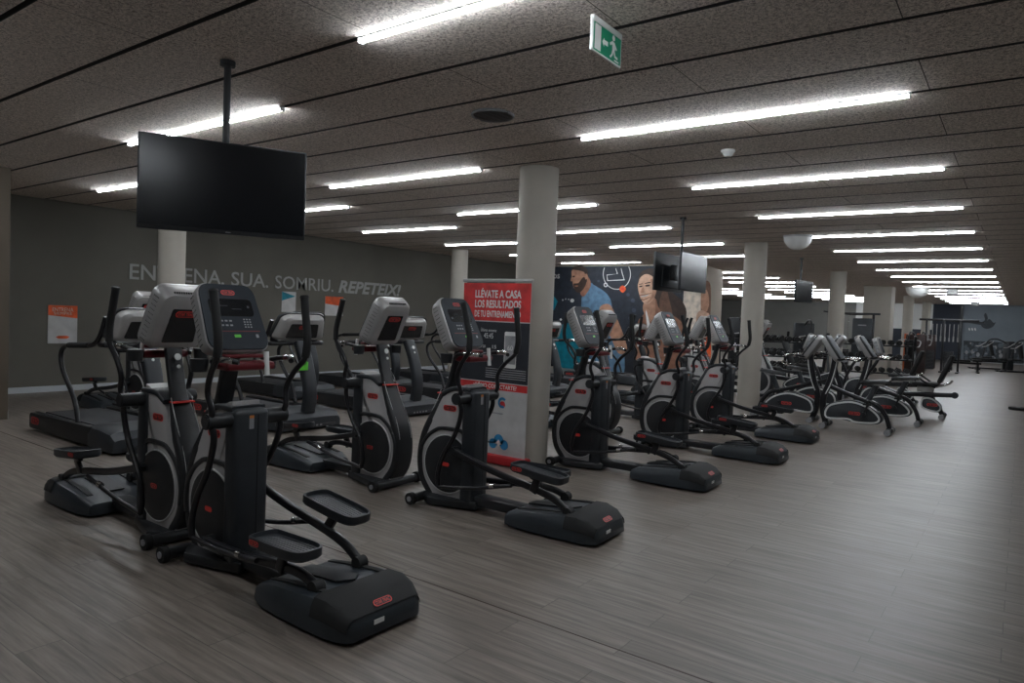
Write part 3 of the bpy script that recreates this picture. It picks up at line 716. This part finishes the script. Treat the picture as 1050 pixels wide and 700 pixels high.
    cr(bm, -.05, .065, .05, .004, 1, .003); cr(bm, .03, .045, .06, .004, 1, .003); cr(bm, .105, .06, .016, .016, 1, .003); cr(bm, -.11, .03, .02, .014, 1, .003)
    cr(bm, .12, -.125, .018, .022, 0, .0015)
    obj('buttons', bm, ['grey', 'dark'], con)
    bm = B(); cr(bm, 0, -.095, .29, .006, 0, .0015); obj('red_stripe', bm, 'darkred', con)
    bm = B(); cr(bm, -.005, -.125, .04, .018, 0, .0025); obj('start_button', bm, 'green', con)
    badge('console_badge', con, c+xf*.0275+up_*.15, (0, 1, 0), up_, .085, .03)
    # back of the console: inset black panel and badge, slots, perforated cheeks
    mb = face_mtx(c-xf*.1165, (0, -1, 0), up_)
    bm = B(); A = [bm.verts.new(mb @ Vector((a*(1-.15*(b > 0)), b-.02, .001))) for a, b in rrect(.21, .24, .01, 2)]; bm.faces.new(A); obj('back_panel', bm, 'screen', con)
    badge('back_badge', con, c-xf*.119+up_*.065, (0, -1, 0), up_, .13, .042)
    bm = B()
    for i in range(13):
        p = CP(-.09+i*.015, .193, -.075); box(bm, p, (.035, .005, .012), rot=None)
    for s in (-1, 1):
        for i in range(4):
            for j in range(11):
                vv = -.15+j*.03; dd = -.03-i*.013; kk = (dd+.03)/.05; u_ = s*.5*(.39+.015*kk-.04*(vv/.42+.5)); p = CP(u_, vv, dd); cyl(bm, p-Vector((0, s*.004, 0)), p+Vector((0, s*.0012, 0)), .0036, seg=6)
    obj('vents', bm, 'black_flat', con)
    # neck badges on the front of the mast
    bm = B()
    for z_, r_ in ((1.145, .022), (1.085, .012)):
        p = Vector((.195+(z_-1.145)*.27-.026, 0, z_)); n_ = Vector((-.97, 0, .24)); cyl(bm, p, p+n_*.006, r_, seg=20)
    obj('mast_badge', bm, 'white', t)
    bm = B(); box(bm, (.098, 0, .865), (.06, .135, .008)); obj('mast_stripe', bm, 'logo', t)
    # tray, cup holders and fixed grips under the console
    bm = B(); box(bm, (.37, 0, 1.155), (.15, .30, .05), bev=.02); box(bm, (.34, 0, 1.205), (.05, .24, .02), bev=.006); obj('tray', bm, 'darkred', t)
    for s in (-1, 1):
        bm = B(); tube(bm, [(.30, s*.15, 1.16), (.38, s*.20, 1.19), (.50, s*.21, 1.20), (.57, s*.16, 1.19)], .015); g = obj('fixed_grip', bm, 'tube', t)
        bm = B(); tube(bm, [(.44, s*.211, 1.197), (.50, s*.211, 1.201), (.55, s*.18, 1.195)], .0175); obj('pulse_sensor', bm, 'chrome', g)
        bm = B(); cyl(bm, (.27, s*.215, 1.12), (.27, s*.215, 1.19), .042, .048, seg=20); obj('cup_holder', bm, 'black', t)
    bm = B(); cyl(bm, (.45, .09, 1.10), (.435, .09, 1.235), .014, seg=14); obj('white_post', bm, 'white', t)
    return t

G_A = 'ellipticals facing the left wall'; G_B = 'ellipticals facing the open floor'
EA = Placer(make_elliptical(radians(-72))); EB = Placer(make_elliptical(radians(50))); EC = Placer(make_elliptical(radians(215)))
EA.put((-3.9, 2.29, 0), radians(-1), 'black elliptical trainer nearest the camera, its dark screen facing us beside the silver console back', G_A)
EB.put((-3.76, 4.14, 0), radians(2), 'black and grey elliptical trainer standing just in front of the red banner', G_A)
EB.put((-3.76, 6.12, 0), radians(1), 'black and grey elliptical trainer immediately right of the middle column', G_A)
EB.put((-3.62, 7.87, 0), radians(1), 'screen-side elliptical trainer, second one to the right of the middle column', G_A)
EB.put((-3.68, 9.62, 0), radians(1), 'screen-side elliptical trainer farthest right, its pod beside the first exercise bike', G_A)
EC.put((-4.18, 2.33, 0), pi, 'elliptical trainer nearest at the left, seen from its perforated silver console back', G_B)
EC.put((-4.22, 4.18, 0), pi, 'elliptical trainer seen from its silver console back, alone left of the red banner', G_B)
EB.put((-4.2, 7.95, 0), pi, 'elliptical trainer seen from its console back, behind the one right of the middle column', G_B)
EC.put((-4.2, 9.65, 0), pi, 'elliptical trainer seen from its console back, below the hanging pair of televisions', G_B)
EB.put((-4.2, 11.35, 0), pi, 'elliptical trainer seen from its console back, in front of the orange clad printed figure', G_B)
EC.put((-4.75, 13.0, 0), pi, 'elliptical trainer seen from its console back, just left of the second middle column', G_B)
EC.put((-4.2, 14.85, 0), pi, 'elliptical trainer seen from its console back, emerging just right of the second middle column', G_B)
EC.put((-8.88, 4.42, 0), pi, 'elliptical trainer standing farthest left by the lettered wall, behind the nearest treadmill', 'far machines along the left wall')

# ------------------------------------------------------------------ treadmill
def make_treadmill():
    """local x runs from the motor hood (0) to the tail (1.95)"""
    t = thing('treadmill', '', 'treadmill')
    for s in (-1, 1):
        bm = B(); extr(bm, [(.45, .03), (1.93, .03), (1.95, .05), (1.95, .17), (1.92, .20), (.45, .225)], s*.36, s*.44, bev=.01); f = obj('side_rail', bm, 'black', t)
        badge('rail_badge', f, Vector((1.78, s*.4415, .125)), (1 if s < 0 else -1, 0, 0), (0, 0, 1), .20, .075)
        bm = B(); box(bm, (1.2, s*.39, .213), (1.35, .035, .004), rot=None); obj('foot_rail', bm, 'rubber', f)
    bm = B(); box(bm, (1.17, 0, .155), (1.45, .72, .05), bev=.008); obj('deck', bm, 'black', t)
    bm = B(); box(bm, (1.17, 0, .187), (1.50, .56, .014), bev=.004); cyl(bm, (1.92, -.28, .16), (1.92, .28, .16), .03); obj('running_belt', bm, 'belt', t)
    bm = B(); rings = []
    for x, hw, zt in ((-.04, .40, .08), (-.03, .43, .15), (.04, .445, .215), (.26, .45, .24), (.46, .445, .238), (.54, .43, .222)):
        rings.append([Vector((x, u*hw, .03+v*(zt-.03))) for u, v in ((-1, 0), (-1, .6), (-.96, .88), (-.86, 1), (-.4, 1.03), (0, 1.04), (.4, 1.03), (.86, 1), (.96, .88), (1, .6), (1, 0))])
    loft(bm, rings); hd = obj('motor_hood', bm, 'dark', t)
    bm = B(); box(bm, (-.02, 0, .055), (.05, .70, .05), bev=.01); 
    for i in range(5): box(bm, (-.047, -.12+i*.06, .06), (.003, .03, .02), mi=1)
    obj('front_grille', bm, ['black', 'grey'], t)
    bm = B(); path = spline([(.06, 0, .22), (.03, 0, .42), (.06, 0, .62), (.14, 0, .85), (.24, 0, 1.06)], 5); sweep(bm, path, rrect(.17, .10, .03)); ms = obj('mast', bm, 'dark', t)
    bm = B()
    for z_, r_, x_ in ((.97, .026, .145), (.90, .015, .115)): cyl(bm, (x_, 0, z_), (x_-.012, 0, z_+.004), r_, seg=18)
    obj('mast_badge', bm, 'white', ms)
    bm = B(); box(bm, (.03-.055, .0, .70), (.01, .03, .05)); bm.free()
    for s in (-1, 1):
        bm = B(); tube(bm, [(.83, s*.39, .22), (.93, s*.39, .45), (1.18, s*.40, .72), (1.24, s*.40, .90), (1.12, s*.40, .99), (.85, s*.40, 1.01), (.55, s*.39, 1.03), (.40, s*.38, 1.12), (.30, s*.37, 1.32)], .024); hr = obj('handrail', bm, 'tube', t)
        bm = B(); tube(bm, [(1.05, s*.40, 1.0), (.85, s*.40, 1.012), (.60, s*.392, 1.025)], .029); obj('grip', bm, 'rubber', hr)
    bm = B(); box(bm, (.36, 0, 1.04), (.16, .78, .05), bev=.02); cyl(bm, (.52, -.34, 1.05), (.52, .34, 1.05), .018); obj('cross_bar', bm, 'tube', t)
    c = Vector((.27, 0, 1.25)); tl = radians(24); xf = Vector((cos(tl), 0, sin(tl))); up_ = Vector((-sin(tl), 0, cos(tl)))
    def ring(w0, w1, h, d, r=.18): return [c+Vector((0, u*(w1+(w0-w1)*(v+.5)), 0))+up_*v*h+xf*d for u, v in rrect(1, 1, r, 4)]
    bm = B(); loft(bm, [ring(.50, .62, .26, -.09), ring(.56, .70, .31, -.07), ring(.60, .76, .34, -.02), ring(.60, .76, .34, 0)]); con = obj('console', bm, 'silver', t)
    bm = B(); loft(bm, [ring(.66, .80, .36, -.012), ring(.66, .80, .36, .018), ring(.64, .78, .34, .026)]); obj('console_frame', bm, 'black', con)
    bm = B(); box(bm, (0, 0, 0), (.004, .5, .22), rot=RY(-tl)); bmesh.ops.translate(bm, vec=c+xf*.028, verts=bm.verts); obj('display', bm, 'screen', con)
    mb = face_mtx(c-xf*.092, (0, -1, 0), up_)
    bm = B(); A = [bm.verts.new(mb @ Vector((a*(1-.12*(b > 0)), b-.02, .001))) for a, b in rrect(.46, .19, .02, 2)]; bm.faces.new(A); obj('back_panel', bm, 'screen', con)
    badge('back_badge', con, c-xf*.0945+up_*.03, (0, -1, 0), up_, .15, .046)
    bm = B()
    for s in (-1, 1): cyl(bm, (.38, s*.28, 1.05), (.38, s*.28, 1.12), .045, .05)
    obj('cup_holders', bm, 'black', t)
    return t
TP = Placer(make_treadmill())
G_T = 'treadmills in the front line'; G_T2 = 'treadmills in the back line'
for i, lab in enumerate(('treadmill nearest the left edge, its tail and curved handrail clear of other machines',
        'treadmill with a green tag on its mast, right behind the nearest elliptical',
        'treadmill with its silver console back between the lone back-facing elliptical and the banner',
        'treadmill with curved handrails showing just left of the red banner',
        'treadmill largely covered by the middle column and banner',
        'treadmill whose dark hood shows low between the ellipticals right of the middle column',
        'treadmill with a shiny console in front of the smiling printed woman')):
    TP.put((-6.93, 3.52+i*1.87, 0), pi, lab, G_T)
for y, lab in ((7.25, 'back-line treadmill whose console peeks out right of the green tagged treadmill'),
               (9.1, 'back-line treadmill behind the lone back-facing elliptical'),
               (10.95, 'back-line treadmill closest to the banner, its handrails against the left wall')):
    TP.put((-9.25, y, 0), pi, lab, G_T2)
t = thing('cleaning_tag', 'small bright green tag hanging on the mast of the second treadmill', 'tag', (-6.965, 5.29, .78))
bm = B(); v = box(bm, (0, 0, 0), (.006, .13, .10), bev=.002); v2 = cyl(bm, (-.003, 0, .05), (.003, 0, .05), .045); obj('tag_body', bm, 'green', t)

# ------------------------------------------------------------------ exercise bikes
def console_small(t, c, tl, w_, h_, film):
    xf = Vector((cos(tl), 0, sin(tl))); up_ = Vector((-sin(tl), 0, cos(tl)))
    def ring(k, d, r=.2): return [c+Vector((0, u*w_*k, 0))+up_*v*h_*(k*.5+.5)+xf*d for u, v in rrect(1, 1, r, 4)]
    bm = B(); loft(bm, [ring(.72, -.09), ring(.9, -.075), ring(1, -.04), ring(1, 0)]); con = obj('console', bm, film, t)
    bm = B(); loft(bm, [ring(1.005, -.01), ring(1.005, .012), ring(.94, .02)]); obj('console_bezel', bm, 'silver' if film == 'foil' else 'black', con)
    bm = B(); v = [bm.verts.new(c+Vector((0, u*w_*.8, 0))+up_*v_*h_*.8+xf*.0215) for u, v_ in rrect(1, 1, .06, 2)]; bm.faces.new(v); obj('display', bm, 'screenblue', con)
    return con
def guard(t, outl, hw):
    bm = B(); extr(bm, smooth2(outl, 4), -hw, hw, bev=.012); g = obj('drive_guard', bm, 'dark', t)
    cx = sum(a for a, b in outl)/len(outl); cz = sum(b for a, b in outl)/len(outl)
    for s in (-1, 1):
        bm = B(); q = [Vector((cx+(a-cx)*.9, s*(hw+.001), cz+(b-cz)*.86)) for a, b in smooth2(outl, 4)]
        sweep(bm, q, rrect(.006, .026, .002, 1), closed=True); obj('silver_outline', bm, 'ring', g)
        badge('guard_badge', g, Vector((cx+.02, s*(hw+.003), cz+.0)), (1 if s < 0 else -1, 0, 0), (0, 0, 1), .16, .045)
    return g
def crankset(t, c, ph, hw):
    for s in (-1, 1):
        a = ph+(pi if s > 0 else 0); e = Vector(c)+Vector((.165*cos(a), s*(hw+.05), .165*sin(a)))
        bm = B(); sweep(bm, [Vector((c[0], s*(hw+.03), c[2])), Vector((e.x, s*(hw+.04), e.z))], rrect(.014, .03, .006)); cyl(bm, (c[0], s*hw, c[2]), (c[0], s*(hw+.045), c[2]), .03); k = obj('crank_arm', bm, 'black', t)
        bm = B(); box(bm, e+Vector((0, s*.05, 0)), (.11, .09, .026), bev=.006); box(bm, e+Vector((0, s*.05, .035)), (.03, .095, .05), bev=.01); obj('pedal', bm, 'rubber', k)
def make_upright():
    t = thing('upright_exercise_bike', '', 'exercise bike')
    for x, nm in ((.0, 'front_foot'), (.86, 'rear_foot')):
        bm = B(); cyl(bm, (x, -.24, .05), (x, .24, .05), .034); box(bm, (x, 0, .055), (.09, .12, .06), bev=.015); f = obj(nm, bm, 'black', t)
        bm = B()
        for s in (-1, 1): cyl(bm, (x, s*.22, .045), (x, s*.27, .045), .045)
        obj('end_caps', bm, 'grey', f)
    bm = B(); sweep(bm, spline([(.0, 0, .07), (-.05, 0, .25), (-.05, 0, .46), (.01, 0, .64), (.06, 0, .85), (.09, 0, 1.08)], 5), rrect(.08, .085, .02)); sweep(bm, spline([(.86, 0, .07), (.80, 0, .25), (.68, 0, .40), (.52, 0, .46)], 5), rrect(.08, .06, .02))
    sweep(bm, [Vector((-.02, 0, .64)), Vector((.30, 0, .52)), Vector((.62, 0, .42))], rrect(.07, .06, .015)); obj('frame', bm, 'tube', t)
    bm = B()
    for s in (-1, 1): sweep(bm, spline([(-.02, s*.041, .5), (.045, s*.041, .66), (.092, s*.041, .86), (.12, s*.041, 1.06)], 4), rrect(.004, .016, .002, 1))
    obj('frame_trim', bm, 'ring', t)
    guard(t, [(-.02, .14), (.30, .15), (.42, .11), (.70, .13), (.76, .22), (.62, .36), (.40, .44), (.20, .42), (.0, .33)], .075)
    crankset(t, (.52, 0, .26), radians(70), .075)
    bm = B(); sweep(bm, [Vector((.52, 0, .36)), Vector((.66, 0, .70))], rrect(.065, .075, .02)); obj('seat_post', bm, 'dark', t)
    bm = B(); rings = []
    for x, hw, z in ((.44, .02, .72), (.48, .035, .735), (.58, .06, .74), (.68, .115, .755), (.78, .13, .765), (.83, .11, .76)):
        rings.append([Vector((x, u*hw, z+v)) for u, v in ((-1, -.02), (-.9, .005), (-.5, .018), (0, .012), (.5, .018), (.9, .005), (1, -.02), (.5, -.04), (0, -.045), (-.5, -.04))])
    loft(bm, rings); st = obj('seat', bm, 'black', t)
    bm = B(); box(bm, (.69, 0, .70), (.14, .08, .03), bev=.008); obj('seat_clamp', bm, 'silver', st)
    console_small(t, Vector((.07, 0, 1.20)), radians(33), .34, .42, 'silver')
    for s in (-1, 1):
        bm = B(); tube(bm, [(.10, s*.03, 1.04), (.16, s*.16, 1.03), (.30, s*.22, 1.05), (.42, s*.20, 1.03), (.48, s*.17, 1.08)], .016); h = obj('handlebar', bm, 'tube', t)
        bm = B(); tube(bm, [(.26, s*.21, 1.05), (.34, s*.216, 1.048), (.42, s*.20, 1.03)], .020); obj('pulse_sensor', bm, 'chrome', h)
    bm = B(); box(bm, (.17, 0, 1.02), (.14, .22, .04), bev=.012); obj('tray', bm, 'grey', t)
    return t
def make_recumbent():
    t = thing('recumbent_exercise_bike', '', 'exercise bike')
    for x, nm in ((.0, 'front_foot'), (1.30, 'rear_foot')):
        bm = B(); cyl(bm, (x, -.26, .045), (x, .26, .045), .034); f = obj(nm, bm, 'black', t)
        bm = B()
        for s in (-1, 1): cyl(bm, (x, s*.24, .045), (x, s*.29, .045), .045)
        obj('end_caps', bm, 'grey', f)
    bm = B(); sweep(bm, spline([(0, 0, .07), (-.02, 0, .35), (.08, 0, .65), (.22, 0, .90), (.26, 0, 1.05)], 5), rrect(.07, .055, .018))
    sweep(bm, [Vector((.45, 0, .36)), Vector((1.46, 0, .42))], rrect(.10, .08, .02)); sweep(bm, [Vector((1.1, 0, .38)), Vector((1.30, 0, .06))], rrect(.10, .07, .02)); obj('frame', bm, 'tube', t)
    bm = B(); cyl(bm, (1.46, -.05, .42), (1.46, .05, .42), .055); obj('frame_cap', bm, 'dark', t)
    guard(t, [(-.02, .12), (.3, .12), (.55, .14), (.72, .24), (.60, .38), (.36, .48), (.14, .46), (.0, .34)], .085)
    guard(t, [(.98, .16), (1.22, .10), (1.28, .2), (1.14, .34), (.98, .33)], .07).name = 'rear_guard'
    crankset(t, (.28, 0, .33), radians(20), .085)
    bm = B(); box(bm, (1.02, 0, .58), (.40, .42, .07), bev=.03); st = obj('seat', bm, 'rubber', t)
    bm = B(); box(bm, (1.02, 0, .49), (.26, .16, .10), bev=.02); obj('seat_carriage', bm, 'silver', st)
    bm = B(); box(bm, (0, 0, 0), (.07, .40, .52), bev=.03, rot=RY(radians(20))); bmesh.ops.translate(bm, vec=(1.31, 0, .86), verts=bm.verts); obj('backrest', bm, 'rubber', t)
    bm = B(); tube(bm, [(1.18, -.18, .54), (1.38, -.19, .62), (1.40, 0, .66), (1.38, .19, .62), (1.18, .18, .54)], .016); obj('backrest_frame', bm, 'chrome', t)
    for s in (-1, 1):
        bm = B(); tube(bm, [(1.18, s*.22, .54), (1.04, s*.29, .62), (.90, s*.29, .72)], .016); obj('side_handle', bm, 'tube', t)
    console_small(t, Vector((.27, 0, 1.20)), radians(20), .32, .34, 'foil')
    bm = B(); tube(bm, [(.38, -.24, 1.02), (.36, -.12, .98), (.26, 0, .98), (.36, .12, .98), (.38, .24, 1.02)], .016); obj('handlebar', bm, 'tube', t)
    return t
UP = Placer(make_upright()); RP = Placer(make_recumbent())
UP.put((-2.33, 11.3, 0), 0, 'upright exercise bike nearest the camera, in the open just right of the ellipticals', 'exercise bikes')
UP.put((-2.12, 12.75, 0), 0, 'upright exercise bike second in the open line, between the nearest bike and the reclined one', 'exercise bikes')
RP.put((-2.35, 14.2, 0), 0, 'recumbent exercise bike with reclined black backrest at the right end of the bikes', 'exercise bikes')
RP.put((-3.0, 16.2, 0), 0, 'recumbent exercise bike behind the other, its console wrapped in shiny film', 'exercise bikes')
UP.put((-2.62, 11.75, 0), pi, 'upright exercise bike facing right, its seat beside the second middle column', 'exercise bikes')
UP.put((-2.6, 13.3, 0), pi, 'upright exercise bike facing right, behind the one beside the second middle column', 'exercise bikes')
RP.put((-3.35, 15.45, 0), pi, 'recumbent exercise bike facing right, deep between the bikes before the dumbbell racks', 'exercise bikes')
RP.put((-3.2, 17.4, 0), pi, 'recumbent exercise bike facing right, farthest back of the left bike line', 'exercise bikes')

# ------------------------------------------------------------------ strength area far behind
def stack_machine(x, y, rz, label, hgt=1.4, edge=None, group='weight stack machines'):
    t = thing('weight_stack_machine', label, 'weight machine', (x, y, 0), rz, group)
    bm = B(); box(bm, (0, 0, hgt/2+.02), (.22, .62, hgt), bev=.03); obj('stack_cover', bm, 'dark_panel' if edge else 'dark', t)
    if edge:
        bm = B(); box(bm, (.0, -.33, hgt/2+.03), (.24, .05, hgt+.02), bev=.015); obj('orange_edge', bm, 'orange_dark', t)
    bm = B()
    for i in range(12): box(bm, (.118, 0, .2+i*.05), (.02, .24, .04), bev=.004)
    obj('weight_plates', bm, 'black', t)
    bm = B(); box(bm, (.75, 0, .04), (1.35, .10, .06), bev=.01); box(bm, (1.35, 0, .04), (.08, .6, .06), bev=.01); tube(bm, [(.1, 0, hgt-.05), (.5, 0, hgt+.1), (.8, 0, hgt-.05), (.95, 0, .5)], .03); obj('frame', bm, 'tube', t)
    bm = B(); box(bm, (.82, 0, .50), (.38, .36, .07), bev=.02); obj('seat', bm, 'rubber', t)
    bm = B(); box(bm, (0, 0, 0), (.07, .30, .62), bev=.02, rot=RY(radians(12))); bmesh.ops.translate(bm, vec=(.64, 0, .88), verts=bm.verts); obj('backrest', bm, 'rubber', t)
    for s in (-1, 1):
        bm = B(); tube(bm, [(.62, s*.12, 1.2), (.72, s*.34, 1.15), (.95, s*.38, .98), (1.1, s*.36, .96)], .018); obj('lever_arm', bm, 'silver', t)
    return t
stack_machine(-3.0, 28.0, radians(-100), 'dark strength machine with a bright orange edge, nearer of the two, by a round column', 1.36, True)
stack_machine(-3.1, 32.6, radians(-100), 'dark strength machine with an orange edge, the farther of the two', 1.36, True)
stack_machine(-5.9, 24.5, radians(-60), 'black weight stack machine just left of the square pillar', 1.6)
stack_machine(-7.9, 24.0, radians(-60), 'black weight stack machine deep behind the second middle column', 1.7)
stack_machine(-9.6, 26.0, radians(-70), 'black weight stack machine visible right beside the picture wall corner', 1.6)
stack_machine(-.45, 36.0, radians(200), 'black strength machine with upright backrest at the far right before the grey picture', 1.2)
stack_machine(.55, 34.5, radians(200), 'black strength machine cut by the right edge of the photo, far back', 1.2)

t = thing('cable_station', 'tall black cable station with a wide grey shroud in front of the square pillar', 'weight machine', (-4.55, 25.6, 0))
for s in (-1, 1):
    bm = B(); box(bm, (s*.55, 0, 1.0), (.08, .08, 2.0), bev=.01); box(bm, (s*.55, 0, .04), (.12, 1.1, .07), bev=.01); obj('upright', bm, 'tube', t)
bm = B(); box(bm, (0, 0, 2.0), (1.5, .08, .07), bev=.01); tube(bm, [(-1.0, 0, 2.05), (-.6, 0, 2.0), (0, -.05, 1.97), (.6, 0, 2.0)], .025); obj('top_beam', bm, 'tube', t)
bm = B(); box(bm, (.25, -.12, 1.2), (.6, .12, 1.3), bev=.03); o = obj('stack_shroud', bm, 'slate', t)
bm = B(); box(bm, (.25, -.183, 1.62), (.25, .004, .04)); obj('plate_label', bm, 'grey', o)
for x_ in (-.4, -.2):
    bm = B(); cyl(bm, (x_, 0, .1), (x_, 0, 1.95), .012); obj('guide_rod', bm, 'chrome', t)
bm = B()
for i in range(14): box(bm, (-.3, 0, .12+i*.05), (.32, .14, .042), bev=.004)
obj('weight_plates', bm, 'black', t)

def rack(x, y, rz, label, name='dumbbell_rack', w_=1.96, h_=1.35):
    t = thing(name, label, 'rack', (x, y, 0), rz)
    for s in (-1, 1):
        bm = B(); sweep(bm, [Vector((-.3, s*w_/2, .02)), Vector((0, s*w_/2, h_))], rrect(.07, .07, .01)); sweep(bm, [Vector((.3, s*w_/2, .02)), Vector((0, s*w_/2, h_*.7))], rrect(.06, .06, .01)); obj('side_frame', bm, 'tube', t)
    for i in range(3):
        bm = B(); box(bm, (-.05+.06*(1-i), 0, .3+i*.38), (.26, w_, .04), bev=.008, rot=None); obj('shelf', bm, 'tube', t)
    return t
def dumb(r):
    t = thing('dumbbell', '', 'dumbbell')
    bm = B(); cyl(bm, (-.07, 0, 0), (.07, 0, 0), .016); obj('handle', bm, 'chrome', t)
    for s in (-1, 1):
        bm = B(); cyl(bm, (s*.06, 0, 0), (s*.15, 0, 0), r, seg=14); obj('weight_head', bm, 'rubber', t)
    return t
DB = Placer(dumb(.07))
for rx, ry, rz, lab in ((-5.0, 19.3, radians(-60), 'black dumbbell rack behind the bikes, left of the third middle column'), (-6.4, 20.8, radians(-60), 'black dumbbell rack behind the second middle column'), (-3.3, 21.6, radians(-75), 'black dumbbell rack behind the bikes, right of the third middle column')):
    rack(rx, ry, rz, lab)
    R4 = Matrix.Rotation(rz, 3, 'Z')
    for i in range(3):
        for k_ in range(9):
            p = R4 @ Vector((-.05+.06*(1-i), -.8+k_*.2, 0))
            DB.put((rx+p.x, ry+p.y, .3+i*.38+.09), rz, 'black dumbbell on the '+('lower', 'middle', 'upper')[i]+' shelf of the rack '+lab[lab.index('behind'):].replace('behind the bikes, ', ''), 'dumbbells on the racks')

t = thing('cable_crossover', 'wide black cable crossover with hanging chrome attachments before the far dark wall', 'weight machine', (-2.5, 30.5, 0))
for x_ in (-.45, .1, .62):
    bm = B(); box(bm, (x_, 0, .98), (.07, .09, 1.96), bev=.01); box(bm, (x_, 0, .03), (.1, .9, .05), bev=.01); obj('upright', bm, 'tube', t)
bm = B(); box(bm, (.25, 0, 1.95), (1.9, .07, .08), bev=.01); box(bm, (.9, 0, 1.9), (.9, .05, .04), bev=.005); obj('top_beam', bm, 'tube', t)
for i in range(8):
    x_ = -.38+i*.135
    bm = B(); cyl(bm, (x_, -.06, 1.3-.03*(i % 3)), (x_, -.06, 1.8), .012); cyl(bm, (x_, -.06, 1.15), (x_, -.06, 1.35-.03*(i % 3)), .025); obj('hanging_attachment', bm, 'silver', t)
for s in (-.3, .3):
    bm = B()
    for i in range(14): box(bm, (s, 0, .12+i*.05), (.3, .14, .042), bev=.004)
    obj('weight_plates', bm, 'black', t)
def bench(x, y, rz, label, tilt=0):
    t = thing('weight_bench', label, 'bench', (x, y, 0), rz, 'benches')
    bm = B(); box(bm, (-.25, 0, .45), (.9, .28, .08), bev=.02); obj('back_pad', bm, 'rubber', t)
    bm = B(); box(bm, (.42, 0, .47), (.32, .30, .08), bev=.02, rot=None); obj('seat_pad', bm, 'rubber', t)
    bm = B(); box(bm, (0, 0, .36), (1.1, .07, .07), bev=.01); box(bm, (-.5, 0, .2), (.07, .07, .38)); box(bm, (.45, 0, .2), (.07, .07, .38)); box(bm, (-.5, 0, .03), (.08, .55, .06), bev=.01); box(bm, (.45, 0, .03), (.08, .45, .06), bev=.01); obj('frame', bm, 'tube', t)
bench(-1.75, 31.5, radians(10), 'flat black weight bench in front of the cable crossover')
bench(-1.0, 35.0, radians(20), 'black weight bench farther back, before the printed crowd')
t = thing('free_weight_plate', 'small dark round weight lying on the floor at the right edge', 'weight plate', (.0, 17.3, .0))
bm = B(); cyl(bm, (0, 0, 0), (0, 0, .05), .16, seg=28); obj('plate', bm, 'rubber', t)
bm = B(); cyl(bm, (0, 0, .048), (0, 0, .056), .04, seg=20); obj('hub', bm, 'grey', t)
